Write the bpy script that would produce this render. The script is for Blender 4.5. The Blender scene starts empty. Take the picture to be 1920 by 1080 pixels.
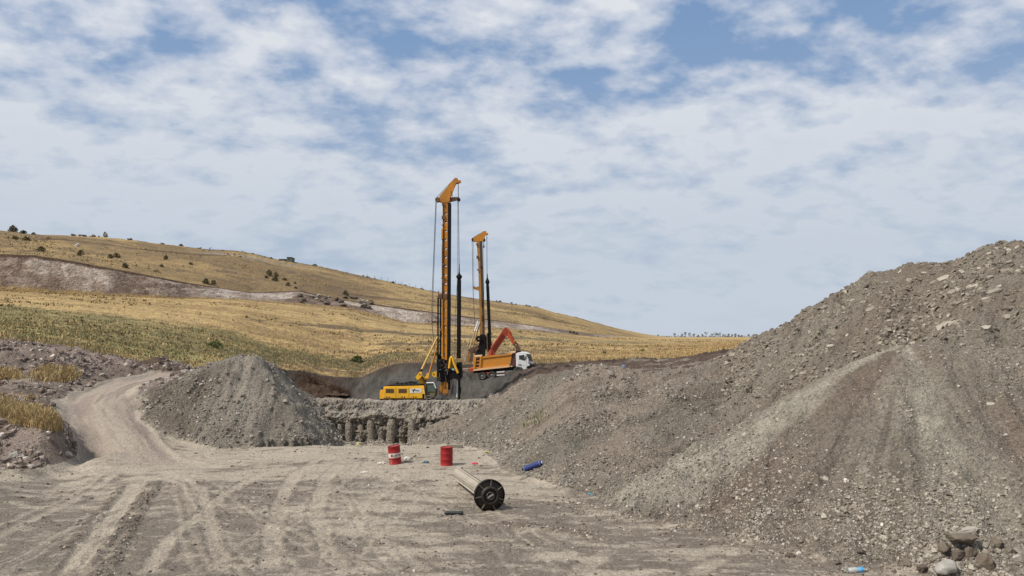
import bpy, math, random
import numpy as np
from mathutils import Vector, Matrix

R = math.radians
sc = bpy.context.scene
col = sc.collection
rnd = random.Random(7)
rng = np.random.default_rng(11)

# ------------------------------------------------------------------ camera
F = 1400.0                       # focal length in photo pixels (1920 wide)
PITCH = math.atan(92 / F)
EYE = 6.0
cam_d = bpy.data.cameras.new("camera")
cam_d.sensor_width = 36.0
cam_d.lens = 36.0 * F / 1920.0
cam_d.clip_start = 0.1
cam_d.clip_end = 9000
cam = bpy.data.objects.new("camera", cam_d)
cam.location = (0, 0, EYE)
cam.rotation_euler = (math.pi / 2 + PITCH, 0, 0)
col.objects.link(cam)
sc.camera = cam

# ------------------------------------------------------------------ light
SUN_AZ = R(242)                  # compass-like: 0 = +Y, 90 = +X  (sun behind the camera to the left)
SUN_EL = R(50)
SKY_STRENGTH = 0.085
SUN_STRENGTH = 4.6
world = bpy.data.worlds.new("World")
sc.world = world
world.use_nodes = True
wt = world.node_tree
wt.nodes.clear()
sun_d = bpy.data.lights.new("sun", 'SUN')
sun_d.energy = SUN_STRENGTH
sun_d.angle = R(4)
sun_d.color = (1.0, 0.95, 0.86)
sun = bpy.data.objects.new("sun", sun_d)
sv = Vector((math.sin(SUN_AZ) * math.cos(SUN_EL), math.cos(SUN_AZ) * math.cos(SUN_EL), math.sin(SUN_EL)))
sun.rotation_euler = sv.to_track_quat('Z', 'Y').to_euler()
col.objects.link(sun)


class NT:
    def __init__(s, t): s.t = t
    def n(s, kind, **kw):
        nd = s.t.nodes.new(kind)
        for k, v in kw.items():
            if k.startswith('i_'):
                key = k[2:].replace('_', ' ')
                nd.inputs[key].default_value = v
            else:
                setattr(nd, k, v)
        return nd
    def l(s, a, b): s.t.links.new(a, b)
    def math(s, op, a, b=None, clamp=False):
        nd = s.t.nodes.new('ShaderNodeMath'); nd.operation = op; nd.use_clamp = clamp
        for i, v in enumerate((a, b)):
            if v is None: continue
            if isinstance(v, (int, float)): nd.inputs[i].default_value = v
            else: s.l(v, nd.inputs[i])
        return nd.outputs[0]
    def ramp(s, fac, stops, interp='LINEAR'):
        nd = s.t.nodes.new('ShaderNodeValToRGB'); cr = nd.color_ramp; cr.interpolation = interp
        while len(cr.elements) < len(stops): cr.elements.new(0.5)
        for e, (p, c) in zip(cr.elements, stops):
            e.position = p
            e.color = (c, c, c, 1) if isinstance(c, (int, float)) else (*c, 1)
        s.l(fac, nd.inputs[0])
        return nd.outputs[0]
    def mix(s, fac, a, b, mode='MIX'):
        nd = s.t.nodes.new('ShaderNodeMix'); nd.data_type = 'RGBA'; nd.blend_type = mode
        for k, v in ((0, fac), (6, a), (7, b)):
            if isinstance(v, (int, float)): nd.inputs[k].default_value = v
            elif isinstance(v, tuple): nd.inputs[k].default_value = (*v, 1)
            else: s.l(v, nd.inputs[k])
        return nd.outputs[2]


w = NT(wt)
sky = w.n('ShaderNodeTexSky', sky_type='NISHITA', sun_disc=False, sun_elevation=SUN_EL, sun_rotation=SUN_AZ,
          altitude=900, air_density=1.0, dust_density=2.0, ozone_density=1.2)
tc = w.n('ShaderNodeTexCoord')
sep = w.n('ShaderNodeSeparateXYZ'); w.l(tc.outputs['Generated'], sep.inputs[0])
zc = w.math('MAXIMUM', sep.outputs[2], 0.0)
zz = w.math('ADD', zc, 0.34)                       # a cloud deck seen in perspective, softened at the horizon
cx = w.math('DIVIDE', sep.outputs[0], zz)
cy = w.math('DIVIDE', sep.outputs[1], zz)
cv = w.n('ShaderNodeCombineXYZ'); w.l(cx, cv.inputs[0]); w.l(cy, cv.inputs[1])
mp = w.n('ShaderNodeMapping'); w.l(cv.outputs[0], mp.inputs[0])
mp.inputs['Rotation'].default_value = (0, 0, R(-24)); mp.inputs['Scale'].default_value = (1.6, 1.9, 1)
mp.inputs['Location'].default_value = (3.35, 1.9, 0)
n1 = w.n('ShaderNodeTexNoise', i_Scale=1.75, i_Detail=9.0, i_Roughness=0.55, i_Distortion=0.3); w.l(mp.outputs[0], n1.inputs['Vector'])
n2 = w.n('ShaderNodeTexNoise', i_Scale=0.55, i_Detail=3.0, i_Roughness=0.5); w.l(mp.outputs[0], n2.inputs['Vector'])
n4 = w.n('ShaderNodeTexNoise', i_Scale=13.0, i_Detail=4.0, i_Roughness=0.55); w.l(mp.outputs[0], n4.inputs['Vector'])
n3 = w.n('ShaderNodeTexNoise', i_Scale=5.0, i_Detail=5.0, i_Roughness=0.5, i_Distortion=0.1); w.l(mp.outputs[0], n3.inputs['Vector'])
dens = w.math('ADD', w.math('ADD', w.math('MULTIPLY', n1.outputs[0], 0.54), w.math('MULTIPLY', n2.outputs[0], 0.36)),
              w.math('ADD', w.math('MULTIPLY', n3.outputs[0], 0.40), w.math('MULTIPLY', w.math('SUBTRACT', n4.outputs[0], 0.5), 0.17)))
# towards the horizon the deck closes up
low = w.ramp(sep.outputs[2], [(0.0, 0.085), (0.16, 0.05), (0.34, 0.0)])
dens = w.math('ADD', w.math('MULTIPLY', dens, 0.97), low)
cover = w.ramp(dens, [(0.53, 0.04), (0.575, 0.38), (0.625, 0.76), (0.70, 0.97), (0.9, 1.0)])
cloudc = w.ramp(dens, [(0.54, (0.54, 0.60, 0.71)), (0.62, (0.63, 0.67, 0.76)), (0.70, (0.76, 0.785, 0.83)), (0.80, (0.73, 0.75, 0.80)), (0.92, (0.65, 0.67, 0.74))])
hz = w.ramp(sep.outputs[2], [(0.0, 1.0), (0.12, 0.95), (0.20, 0.66), (0.32, 0.20), (0.45, 0.0)])
skyc = w.mix(0.7, w.mix(1.0, sky.outputs[0], (SKY_STRENGTH, SKY_STRENGTH, SKY_STRENGTH), 'MULTIPLY'), (0.195, 0.35, 0.62))
mixc = w.mix(cover, skyc, cloudc)
hazec = w.mix(w.math('MULTIPLY', hz, 0.78), mixc, (0.50, 0.575, 0.67))
bg = w.n('ShaderNodeBackground', i_Strength=1.0); w.l(hazec, bg.inputs['Color'])
wo = w.n('ShaderNodeOutputWorld'); w.l(bg.outputs[0], wo.inputs[0])

sc.view_settings.view_transform = 'Standard'
sc.view_settings.look = 'None'
sc.view_settings.exposure = 0.0
sc.view_settings.gamma = 1.0
sc.view_settings.use_curve_mapping = False


# ------------------------------------------------------------------ helpers
cp, sp = math.cos(PITCH), math.sin(PITCH)

def P(px, py, D):
    """world point seen at photo pixel (px, py) at depth D (metres along +Y)"""
    xc = (px - 960) / F; yc = (540 - py) / F
    k = D / (cp - sp * yc)
    return Vector((xc * k, D, EYE + (sp + cp * yc) * k))

def elev(py):
    yc = (540 - py) / F
    return (sp + cp * yc) / (cp - sp * yc)

def tag(o, label=None, cat=None, group=None, kind=None):
    if label: o['label'] = label
    if cat: o['category'] = cat
    if group: o['group'] = group
    if kind: o['kind'] = kind
    return o

def empty(name, loc, label=None, cat=None, group=None):
    o = bpy.data.objects.new(name, None)
    o.empty_display_size = 0.3
    o.location = loc
    col.objects.link(o)
    return tag(o, label, cat, group)

class MB:
    """collects shapes and links them as ONE mesh object"""
    def __init__(s): s.v = []; s.f = []; s.s = []
    def add(s, vs, fs, smooth=False):
        b = len(s.v); s.v += [tuple(v) for v in vs]
        s.f += [tuple(b + i for i in f) for f in fs]; s.s += [smooth] * len(fs)
        return s
    def box(s, x0, x1, y0, y1, z0, z1, m=None):
        vs = [Vector((x, y, z)) for z in (z0, z1) for y in (y0, y1) for x in (x0, x1)]
        if m: vs = [m @ v for v in vs]
        return s.add(vs, [(0, 2, 3, 1), (4, 5, 7, 6), (0, 1, 5, 4), (2, 6, 7, 3), (0, 4, 6, 2), (1, 3, 7, 5)])
    def prism(s, pts, y0, y1):
        """outline pts (x, z) extruded along y"""
        n = len(pts)
        a = sum(pts[i][0] * pts[(i + 1) % n][1] - pts[(i + 1) % n][0] * pts[i][1] for i in range(n))
        if a < 0: pts = pts[::-1]
        vs = [(x, y0, z) for x, z in pts] + [(x, y1, z) for x, z in pts]
        fs = [tuple(range(n)), tuple(range(2 * n - 1, n - 1, -1))]
        fs += [(i, i + n, (i + 1) % n + n, (i + 1) % n) for i in range(n)]
        return s.add(vs, fs)
    def tube(s, a, b, r, r2=None, n=10, caps=True):
        a = Vector(a); b = Vector(b); d = (b - a)
        if d.length < 1e-6: return s
        q = d.to_track_quat('Z', 'Y'); r2 = r if r2 is None else r2
        ring = [Vector((math.cos(t), math.sin(t), 0)) for t in [2 * math.pi * i / n for i in range(n)]]
        vs = [a + q @ (v * r) for v in ring] + [b + q @ (v * r2) for v in ring]
        s.add(vs, [(i, (i + 1) % n, (i + 1) % n + n, i + n) for i in range(n)], True)
        if caps: s.add(vs, [tuple(range(n - 1, -1, -1)), tuple(range(n, 2 * n))])
        return s
    def path(s, pts, r, n=6):
        for a, b in zip(pts, pts[1:]): s.tube(a, b, r, n=n)
        return s
    def lathe(s, prof, n=20, m=None, caps=False):
        """prof: list of (radius, z)"""
        vs = []
        for r, z in prof:
            for i in range(n):
                t = 2 * math.pi * i / n
                v = Vector((r * math.cos(t), r * math.sin(t), z)); vs.append(m @ v if m else v)
        fs = []
        for k in range(len(prof) - 1):
            for i in range(n):
                j = (i + 1) % n
                fs.append((k * n + i, k * n + j, (k + 1) * n + j, (k + 1) * n + i))
        s.add(vs, fs, True)
        if caps: s.add(vs, [tuple(range(n - 1, -1, -1)), tuple(range((len(prof) - 1) * n, len(prof) * n))])
        return s
    def build(s, name, mat, parent=None, label=None, bevel=0):
        me = bpy.data.meshes.new(name); me.from_pydata(s.v, [], s.f)
        me.polygons.foreach_set('use_smooth', s.s)
        if mat: me.materials.append(mat)
        me.update()
        o = bpy.data.objects.new(name, me); col.objects.link(o)
        if parent: o.parent = parent
        if label: o['label'] = label
        if bevel:
            b = o.modifiers.new('bevel', 'BEVEL'); b.width = bevel; b.segments = 2; b.limit_method = 'ANGLE'
        return o

def make_mat(name, c, rough=0.6, metal=0.0, dirt=0.25, dirtc=(0.22, 0.17, 0.12), scale=2.0, bump=0.0, spec=0.4, streak=False):
    m = bpy.data.materials.new(name); m.use_nodes = True
    t = NT(m.node_tree); b = m.node_tree.nodes['Principled BSDF']
    tcn = t.n('ShaderNodeTexCoord')
    mpn = t.n('ShaderNodeMapping'); t.l(tcn.outputs['Object'], mpn.inputs[0])
    if streak: mpn.inputs['Scale'].default_value = (1, 1, 0.22)
    n = t.n('ShaderNodeTexNoise', i_Scale=scale, i_Detail=7.0, i_Roughness=0.65); t.l(mpn.outputs[0], n.inputs['Vector'])
    n2 = t.n('ShaderNodeTexNoise', i_Scale=scale * 7, i_Detail=5.0, i_Roughness=0.6); t.l(mpn.outputs[0], n2.inputs['Vector'])
    k = t.ramp(t.math('ADD', t.math('MULTIPLY', n.outputs[0], 0.7), t.math('MULTIPLY', n2.outputs[0], 0.3)), [(0.44, 0.0), (0.62, 1.0)])
    c2 = t.mix(t.math('MULTIPLY', k, dirt), c, dirtc)
    tone = t.ramp(n2.outputs[0], [(0.3, 0.86), (0.7, 1.1)])
    t.l(t.mix(1.0, c2, tone, 'MULTIPLY'), b.inputs['Base Color'])
    t.l(t.math('ADD', t.math('MULTIPLY', k, 0.25 * (dirt + .3)), rough, True), b.inputs['Roughness'])
    b.inputs['Metallic'].default_value = metal
    b.inputs['Specular IOR Level'].default_value = spec
    if bump:
        bp = t.n('ShaderNodeBump', i_Strength=bump, i_Distance=0.02); t.l(n2.outputs[0], bp.inputs['Height']); t.l(bp.outputs[0], b.inputs['Normal'])
    return m

# ------------------------------------------------------------------ noise
_tabs = {}
def vn(x, y, seed=0):
    if seed not in _tabs: _tabs[seed] = np.random.default_rng(1000 + seed).random((256, 256)).astype(np.float32)
    T = _tabs[seed]
    xi = np.floor(x); yi = np.floor(y); fx = x - xi; fy = y - yi
    xi = xi.astype(np.int64) & 255; yi = yi.astype(np.int64) & 255
    fx = fx * fx * fx * (fx * (fx * 6 - 15) + 10); fy = fy * fy * fy * (fy * (fy * 6 - 15) + 10)
    x1 = (xi + 1) & 255; y1 = (yi + 1) & 255
    return ((T[xi, yi] * (1 - fx) + T[x1, yi] * fx) * (1 - fy) + (T[xi, y1] * (1 - fx) + T[x1, y1] * fx) * fy) * 2 - 1

def fbm(x, y, seed=0, octs=4, gain=0.5):
    out = 0; a = 1.0; f = 1.0; tot = 0
    for k in range(octs):
        c, s_ = math.cos(k * 0.7), math.sin(k * 0.7)
        out = out + a * vn((x * c - y * s_) * f + 17.3 * k, (x * s_ + y * c) * f - 9.1 * k, seed * 8 + k)
        tot += a; a *= gain; f *= 2.03
    return out / tot

def ridged(x, y, seed=0, octs=4):
    out = 0; a = 1.0; f = 1.0; tot = 0
    for k in range(octs):
        out = out + a * (1 - np.abs(vn(x * f + 5.7 * k, y * f + 3.1 * k, seed * 8 + k))) ; tot += a; a *= .5; f *= 2.1
    return out / tot

def sstep(a, b, x):
    t = np.clip((x - a) / (b - a), 0, 1)
    return t * t * (3 - 2 * t)

def smax(a, b, k):
    h = np.clip(0.5 + 0.5 * (a - b) / k, 0, 1)
    return b * (1 - h) + a * h + k * h * (1 - h)

# ------------------------------------------------------------------ terrain
def th_of(px): return math.atan((px - 960) / F)

# angular positions
fine = np.linspace(-R(39), R(39), 960)
lft = -np.concatenate([np.linspace(R(180), R(60), 36)[:-1], np.linspace(R(60), R(39.1), 18)])
TH = np.concatenate([lft, fine, -lft[::-1]])
NC = len(TH)
PXA = 960 + F * np.tan(np.clip(TH, -R(52), R(52)))       # photo column of each direction

def featD(pxs, Ds): return np.interp(PXA, pxs, Ds)

X_ = [-800, 0, 200, 300, 400, 500, 600, 700, 800, 900, 1000, 1100, 1200, 1300, 1430, 2300]
G_D = featD(X_, [60, 63, 66, 70, 82, 98, 108, 111, 112, 112, 113, 115, 118, 120, 122, 125])
G_py = np.interp(PXA, [-800, 0, 150, 250, 350, 480, 560, 600, 640, 680, 700, 740, 790, 900, 1000, 1100, 1200, 1250, 1300, 1350, 1430, 2300],
                 [600, 640, 655, 680, 692, 690, 694, 702, 706, 708, 696, 682, 680, 684, 682, 678, 673, 672, 668, 656, 645, 640])
B_D = featD(X_, [180, 185, 190, 195, 205, 215, 225, 232, 240, 250, 262, 290, 330, 380, 420, 430])
B_py = np.interp(PXA, [-800, 0, 200, 330, 450, 560, 650, 760, 850, 950, 1050, 1120, 1200, 1430, 2300],
                 [530, 545, 555, 560, 562, 571, 578, 606, 612, 617, 626, 632, 634.5, 635, 635])
C_w = featD(X_, [5, 5, 5, 5, 6, 9, 12, 9, 6, 6, 7, 8, 10, 12, 12, 12])
T_py = np.interp(PXA, [-800, 0, 60, 120, 250, 350, 470, 560, 650, 760, 850, 950, 1050, 1100, 1150, 1200, 1430, 2300],
                 [455, 476, 478, 487, 511, 530, 548, 545, 563, 578, 590, 603, 617, 624, 629, 633.6, 634.3, 634.3])
S_D = featD([-800, 0, 200, 400, 600, 800, 1000, 1100, 1200, 1300, 1430, 2300], [290, 300, 310, 320, 330, 350, 390, 430, 520, 760, 900, 950])
S_py = np.interp(PXA, [-800, 0, 60, 110, 200, 265, 330, 380, 440, 480, 520, 555, 600, 650, 700, 750, 800, 850, 880, 930, 980, 1010, 1040, 1060, 1110, 1160, 1200, 1240, 1270, 2300],
                 [410, 434, 441, 442, 447, 455, 462, 468, 471, 478, 488, 493, 501, 512, 523, 534, 545, 554, 559, 566, 573, 578, 587, 591, 604, 617, 625, 631, 632.2, 632.2])
ELV = np.vectorize(elev)
cosT = np.cos(np.clip(TH, -R(52), R(52)))
G_z = EYE + ELV(G_py) * G_D; B_z = EYE + ELV(B_py) * B_D
T_D = B_D + C_w; T_z = EYE + ELV(T_py) * T_D; S_z = EYE + ELV(S_py) * S_D
G_r, B_r, T_r, S_r = G_D / cosT, B_D / cosT, T_D / cosT, S_D / cosT

def seg(n, a, b, geo=False):
    u = (np.arange(n) / n)[:, None]
    return a * (b / a) ** u if geo else a + (b - a) * u
one = np.ones(NC)
rows = [seg(30, 2.5 * one, 14 * one, True), seg(56, 14 * one, 19 * one, True), seg(400, 19 * one, 52 * one, True),
        seg(110, 52 * one, G_r, True), seg(150, G_r, B_r, True), seg(46, B_r, T_r), seg(80, T_r, S_r, True), seg(30, S_r, 4200 * one, True)]
RR = np.concatenate(rows, 0)
RIDX = np.cumsum([0] + [len(r) for r in rows])
NR = RR.shape[0]
THm = np.broadcast_to(TH, RR.shape)
X = RR * np.sin(THm); Y = RR * np.cos(THm)
PXm = np.broadcast_to(PXA, RR.shape)

# ---- near ground from surveyed spot heights
ctrl = []
def cz(px, D, z):
    t = th_of(px); ctrl.append((t, D / math.cos(t), z))
def cpx(px, py, D):
    p = P(px, py, D); ctrl.append((math.atan2(p.x, p.y), math.hypot(p.x, p.y), p.z))
for px in range(-300, 2400, 300):
    for D in (6, 12, 18, 24, 30): cz(px, D, 0)
for px in range(180, 1900, 170):
    for D in (34, 38): cz(px, D, 0.0)
for px in (430, 520, 600, 680, 760, 840, 920): cz(px, 42, -0.04); cz(px, 46.5, -0.42)
for px in range(1000, 2400, 200): cz(px, 44, 0); cz(px, 52, 0.5)
for a in [(-200, 890, 31.5), (0, 889, 32.6), (60, 882, 33.4), (100, 877, 34.2), (135, 862, 36.4),
          (-300, 785, 36.5), (-150, 790, 36.4), (0, 797, 36.4), (60, 800, 36.0), (104, 797, 36.4),
          (-200, 745, 44), (0, 748, 44), (80, 748, 44), (0, 718, 52), (100, 722, 51), (-200, 700, 52), (150, 716, 55),
          (-400, 590, 57), (-200, 615, 58), (0, 645, 60), (100, 654, 61), (200, 668, 62), (270, 682, 64), (340, 697, 66),
          (60, 690, 56), (-100, 690, 56), (200, 703, 58.5), (270, 703, 61),
          (215, 880, 34.2), (170, 862, 35.8), (250, 862, 35.8), (155, 820, 39.4), (200, 815, 39.8), (260, 815, 40), (130, 790, 42.5), (235, 780, 43.5), (185, 780, 43.4),
          (112, 750, 48.5), (170, 750, 48.5), (240, 750, 47.5), (150, 731, 53), (210, 727, 53.5), (270, 722, 53.5), (240, 712, 58), (300, 703, 61), (330, 706, 58), (330, 745, 49), (380, 712, 58), (430, 700, 66),
          (330, 822, 42.2), (390, 826, 42.4), (300, 800, 44)]:
    cpx(*a)
for px, py in ((560, 744), (600, 744), (650, 748), (700, 751), (750, 750), (800, 749), (850, 749), (900, 747), (950, 744)): cpx(px, py, 50)
for px in (450, 560, 650, 750, 850): cz(px, 60, 0.4); cz(px, 75, -1.5); cz(px, 84, -2.7); cz(px, 92, -2.75)
for a in [(480, 745, 90), (560, 760, 92), (620, 757, 95), (700, 753, 98), (780, 753, 99), (860, 748, 96), (930, 745, 90),
          (560, 705, 104), (620, 716, 104), (680, 715, 106), (740, 700, 108), (800, 695, 108.5), (860, 714, 101.5),
          (880, 714, 101), (940, 709, 101), (975, 699, 101.3), (1000, 692, 101), (1050, 687, 100), (1100, 684, 99), (1180, 685, 98), (1250, 684, 98), (1350, 668, 98),
          (890, 712.5, 104.5), (930, 709.5, 104.5), (971, 706.5, 104.5), (1010, 700, 105), (940, 706, 109), (1100, 682, 108), (1230, 677, 110), (980, 740, 80), (1100, 720, 70)]:
    cpx(*a)
for px in range(1300, 2500, 200): cz(px, 62, 2.0); cz(px, 80, 2.5); cz(px, 100, 3.0)
cz(1000, 60, .5); cz(1100, 60, 1.0); cz(1200, 60, 1.5)
ctrl = np.array(ctrl)
def uv(t, r): return np.stack([t * 26, np.log(r) * 13], -1)
cu = uv(ctrl[:, 0], ctrl[:, 1])
def kern(d2): return np.sqrt(d2 + 0.25)
Kc = kern(((cu[:, None] - cu[None]) ** 2).sum(-1)) 
Kc = np.block([[Kc, np.ones((len(cu), 1))], [np.ones((1, len(cu))), np.zeros((1, 1))]])
wts = np.linalg.solve(Kc + np.diag([-1e-3] * len(cu) + [0]), np.append(ctrl[:, 2], 0))
def base_z(t, r):
    q0 = np.clip(t, -R(52), R(52)) * 26; q1 = np.log(r) * 13
    out = np.full(q0.shape, wts[-1])
    for (a, b), wk in zip(cu, wts): out += wk * np.sqrt((q0 - a) ** 2 + (q1 - b) ** 2 + 0.25)
    return out

NEAR = RIDX[4]                                   # rows before the grass edge
Z = np.zeros(RR.shape)
Zn = base_z(THm[:NEAR], RR[:NEAR])
wG = sstep(-7, 0, RR[:NEAR] - G_r)
Z[:NEAR] = Zn * (1 - wG) + G_z * wG
Z[:NEAR] += 4.3 * np.exp(-(RR[:NEAR] / 6.5) ** 2)   # the mound the photographer stands on
def u_of(n): return (np.arange(n) / n)[:, None]
tB = u_of(150); rB = RR[RIDX[4]:RIDX[5]]
f = (rB - G_r) / (B_r - G_r)
Z[RIDX[4]:RIDX[5]] = G_z + (B_z - G_z) * f
tC = u_of(46); Z[RIDX[5]:RIDX[6]] = B_z + (T_z - B_z) * (tC ** 0.9)
f = (RR[RIDX[6]:RIDX[7]] - T_r) / (S_r - T_r)
Z[RIDX[6]:RIDX[7]] = T_z + (S_z - T_z) * (f + 0.25 * f * (1 - f))
Z[RIDX[7]:] = S_z
Zbase = Z.copy()

# ---- spoil heaps: ridge lines with slopes at the angle of repose
def ridge(pts, slope, soft=0.5):
    """pts: world points; returns height field and along/away coordinates"""
    best = np.full(RR.shape, -1e9); S_ = np.zeros(RR.shape); Dd = np.full(RR.shape, 1e3)
    sl = np.s_[:NEAR]
    x = X[sl]; y = Y[sl]; acc = 0
    for a, b in zip(pts, pts[1:]):
        dx, dy = b[0] - a[0], b[1] - a[1]; L2 = dx * dx + dy * dy; L = math.sqrt(L2)
        t = np.clip(((x - a[0]) * dx + (y - a[1]) * dy) / L2, 0, 1)
        d = np.hypot(x - a[0] - t * dx, y - a[1] - t * dy)
        h = a[2] + (b[2] - a[2]) * t - slope * (np.sqrt(d * d + soft * soft) - soft)
        m = h > best[sl]
        best[sl] = np.where(m, h, best[sl]); S_[sl] = np.where(m, acc + t * L, S_[sl]); Dd[sl] = np.where(m, d, Dd[sl])
        acc += L
    a, b = pts[0], pts[-1]; L = math.hypot(b[0] - a[0], b[1] - a[1]); ux, uy = (b[0] - a[0]) / L, (b[1] - a[1]) / L
    S_[sl] = (x - a[0]) * ux + (y - a[1]) * uy + 0.6 * vn(x * .3, y * .3, 19)
    return best, S_, Dd

def poly_dist(pts, x, y):
    """distance to a polyline and signed side, pts: (x, y)"""
    best = np.full(x.shape, 1e9); side = np.zeros(x.shape); along = np.zeros(x.shape); acc = 0
    for a, b in zip(pts, pts[1:]):
        dx, dy = b[0] - a[0], b[1] - a[1]; L2 = dx * dx + dy * dy
        t = np.clip(((x - a[0]) * dx + (y - a[1]) * dy) / L2, 0, 1)
        ex = x - a[0] - t * dx; ey = y - a[1] - t * dy
        d = np.hypot(ex, ey); m = d < best
        best = np.where(m, d, best); side = np.where(m, np.sign(dx * ey - dy * ex), side); along = np.where(m, acc + t * math.sqrt(L2), along)
        acc += math.sqrt(L2)
    return best, side, along

def fl(px, py):
    D = -EYE / elev(py); p = P(px, py, D); return (p.x, p.y)
def PP(l): return [tuple(P(*a)) for a in l]
RA = PP([(1210, 700, 52), (1300, 690, 50), (1370, 664, 49), (1430, 631, 47), (1500, 591, 45), (1560, 559, 43.5), (1600, 536, 42.5), (1645, 511, 41.5), (1700, 497, 40.5), (1760, 492, 39.5),
         (1790, 495, 39), (1850, 470, 38), (1885, 456, 37), (1925, 456, 36), (2000, 440, 35), (2200, 430, 33), (2500, 470, 30)])
RB = PP([(1120, 950, 26.6), (1200, 912, 26.9), (1330, 848, 27.4), (1450, 780, 27.8), (1560, 715, 28.2), (1640, 668, 28.4), (1700, 642, 28.4), (1760, 640, 28.0), (1850, 648, 27.4), (1950, 650, 26.5), (2200, 660, 24), (2500, 720, 22)])
RC = PP([(940, 746, 48), (962, 738, 47), (1000, 709, 46), (1045, 693, 45.2), (1090, 681, 45), (1130, 686, 44.4), (1180, 690, 44), (1240, 693, 44.2), (1300, 690, 45), (1370, 672, 46)])
RC2 = PP([(1110, 700, 43.5), (1090, 760, 38.5), (1050, 820, 34.5), (1000, 870, 31.5)])
RC3 = PP([(1300, 700, 44.0), (1250, 750, 38.5), (1190, 815, 33.8), (1140, 880, 30.3)])
RD = PP([(268, 690, 65), (292, 673, 64.5), (306, 671, 64.5), (330, 684, 64), (356, 697, 63.5)])
RM = PP([(240, 768, 46.3), (262, 748, 47.6), (300, 724, 48.6), (345, 704, 48.6), (372, 684, 47.6), (395, 672, 46.9), (430, 669, 46.5), (462, 667, 46.2), (484, 667, 46), (510, 684, 45.8), (540, 704, 45.7), (566, 724, 45.6), (590, 742, 45.6)])
heaps = {}
gul = lambda s, d, sd: fbm(s * 0.9, d * 0.16, sd, 4) + .5 * (ridged(s * 1.3, d * .22, sd + 3, 3) - .7)
Zh = Z.copy(); owner = np.zeros(RR.shape, np.int8)
for key, pts, slope, soft, amp in (('A', RA, 0.74, 0.35, 0.6), ('C', RC, 0.56, 0.5, 0.5), ('C2', RC2, 0.42, 1.4, 0.4), ('C3', RC3, 0.42, 1.5, 0.45),
                                   ('D', RD, .55, .4, .35), ('M', RM, .94, .65, 0.55), ('B', RB, 0.60, 0.35, 0.42)):
    h, s_, d_ = ridge(pts, slope, soft)
    sl = np.s_[:NEAR]
    h = h.copy()
    g = gul(s_[sl], d_[sl], len(heaps) + 20)
    h[sl] += amp * g * np.clip(d_[sl] / 2.0, 0.15, 1) - np.clip(d_[sl] - 6, 0, 3) * 0.0
    if key == 'M':
        xe = P(624, 832, 44).x; h[sl] = np.minimum(h[sl], (xe - X[sl]) * 1.02 - .3 + .25 * fbm(X[sl] * .9, Y[sl] * .9, 18, 3))
        hx = P(328, 780, 45.6); h[sl] -= .55 * np.exp(-(((X[sl] - hx.x) / 1.6) ** 2 + ((Y[sl] - hx.y) / 2.2) ** 2))
    if key[0] == 'C':
        c1_, c2_ = P(1300, 700, 44), P(930, 860, 37); L_ = math.hypot(c2_.x - c1_.x, c2_.y - c1_.y); ux_, uy_ = (c2_.x - c1_.x) / L_, (c2_.y - c1_.y) / L_
        dal = X[sl] * ux_ + Y[sl] * uy_; dpe = -X[sl] * uy_ + Y[sl] * ux_
        h[sl] += .30 * fbm(dpe * .75, dal * .10, 17, 4) + .20 * (ridged(dpe * 1.2 + .4 * vn(dal * .4, dpe * .4, 2), dal * .15, 16, 3) - .7)
        toe = [fl(760, 828), fl(830, 833), fl(880, 842), fl(908, 853), fl(948, 886), fl(1040, 914), fl(1150, 945), fl(1230, 1000)]
        td, tsd, _ = poly_dist(toe, X[sl], Y[sl])
        inside = np.where(X[sl] > np.interp(Y[sl], [p[1] for p in toe][::-1], [p[0] for p in toe][::-1]), td, -td)
        h[sl] = np.minimum(h[sl], inside * .58 + .12 * fbm(X[sl] * .8, Y[sl] * .8, 15, 3) + .05)
    heaps[key] = (h, s_, d_)
    oid = {'A': 4, 'B': 4, 'C': 3, 'C2': 3, 'C3': 3, 'M': 2, 'D': 5}[key]
    owner = np.where(h > Zh + 0.02, oid, owner).astype(np.int8)
    Zh = np.where(h > Zh - 1.0, smax(h, Zh, 0.22), Zh)
Z = Zh
hA, sA, dA = heaps['A']; hB, sB, dB = heaps['B']; hC, sC, dC = heaps['C']; hM, sM, dM = heaps['M']

# the back of the wall: keep the ground just behind the wall mesh
bk = (PXm > 430) & (PXm < 990) & (Y > 50) & (Y < 82) & (RR < 100)
capz = EYE + elev(753) * Y
Z = np.where(bk & (owner == 0), np.minimum(Z, capz), Z)
inW = (PXm > 560) & (PXm < 905) & (Y > 46.3) & (Y < 50.2) & (RR < 60)
prof = np.interp(Y, [46.3, 47.4, 48.2, 50.2], [-0.7, -0.7, 1.0, 1.7])
Z = np.where(inW & (owner == 0), np.minimum(Z, prof), Z)

# masks
heapm = (owner > 0)
farm = np.zeros(RR.shape); farm[NEAR:] = 1
near = 1 - farm
NW = np.s_[:RIDX[4]]
xn, yn = X[NW], Y[NW]
flatm = sstep(0.25, 0.0, Zh[NW] - Zbase[NW]) * sstep(48, 44, yn)

# road
roadc = [(P(*a).x, P(*a).y) for a in ((275, 885, 33.5), (250, 850, 37), (222, 815, 39.8), (195, 785, 43), (180, 755, 47.5), (195, 738, 51.5), (240, 718, 56.5), (298, 704, 61), (345, 700, 64))]
rd, rside, ral = poly_dist(roadc, xn, yn)
rdw = np.interp(ral, [0, 5, 10, 15, 20, 30, 40], [3.2, 2.0, 2.1, 2.35, 2.2, 1.6, 1.5]) + 0.25 * fbm(xn * .5, yn * .5, 3, 3)
roadm = sstep(0.35, -0.25, rd - rdw) * (yn < 66) * (owner[NW] == 0); roadf = sstep(33.8, 39, yn)
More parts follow.
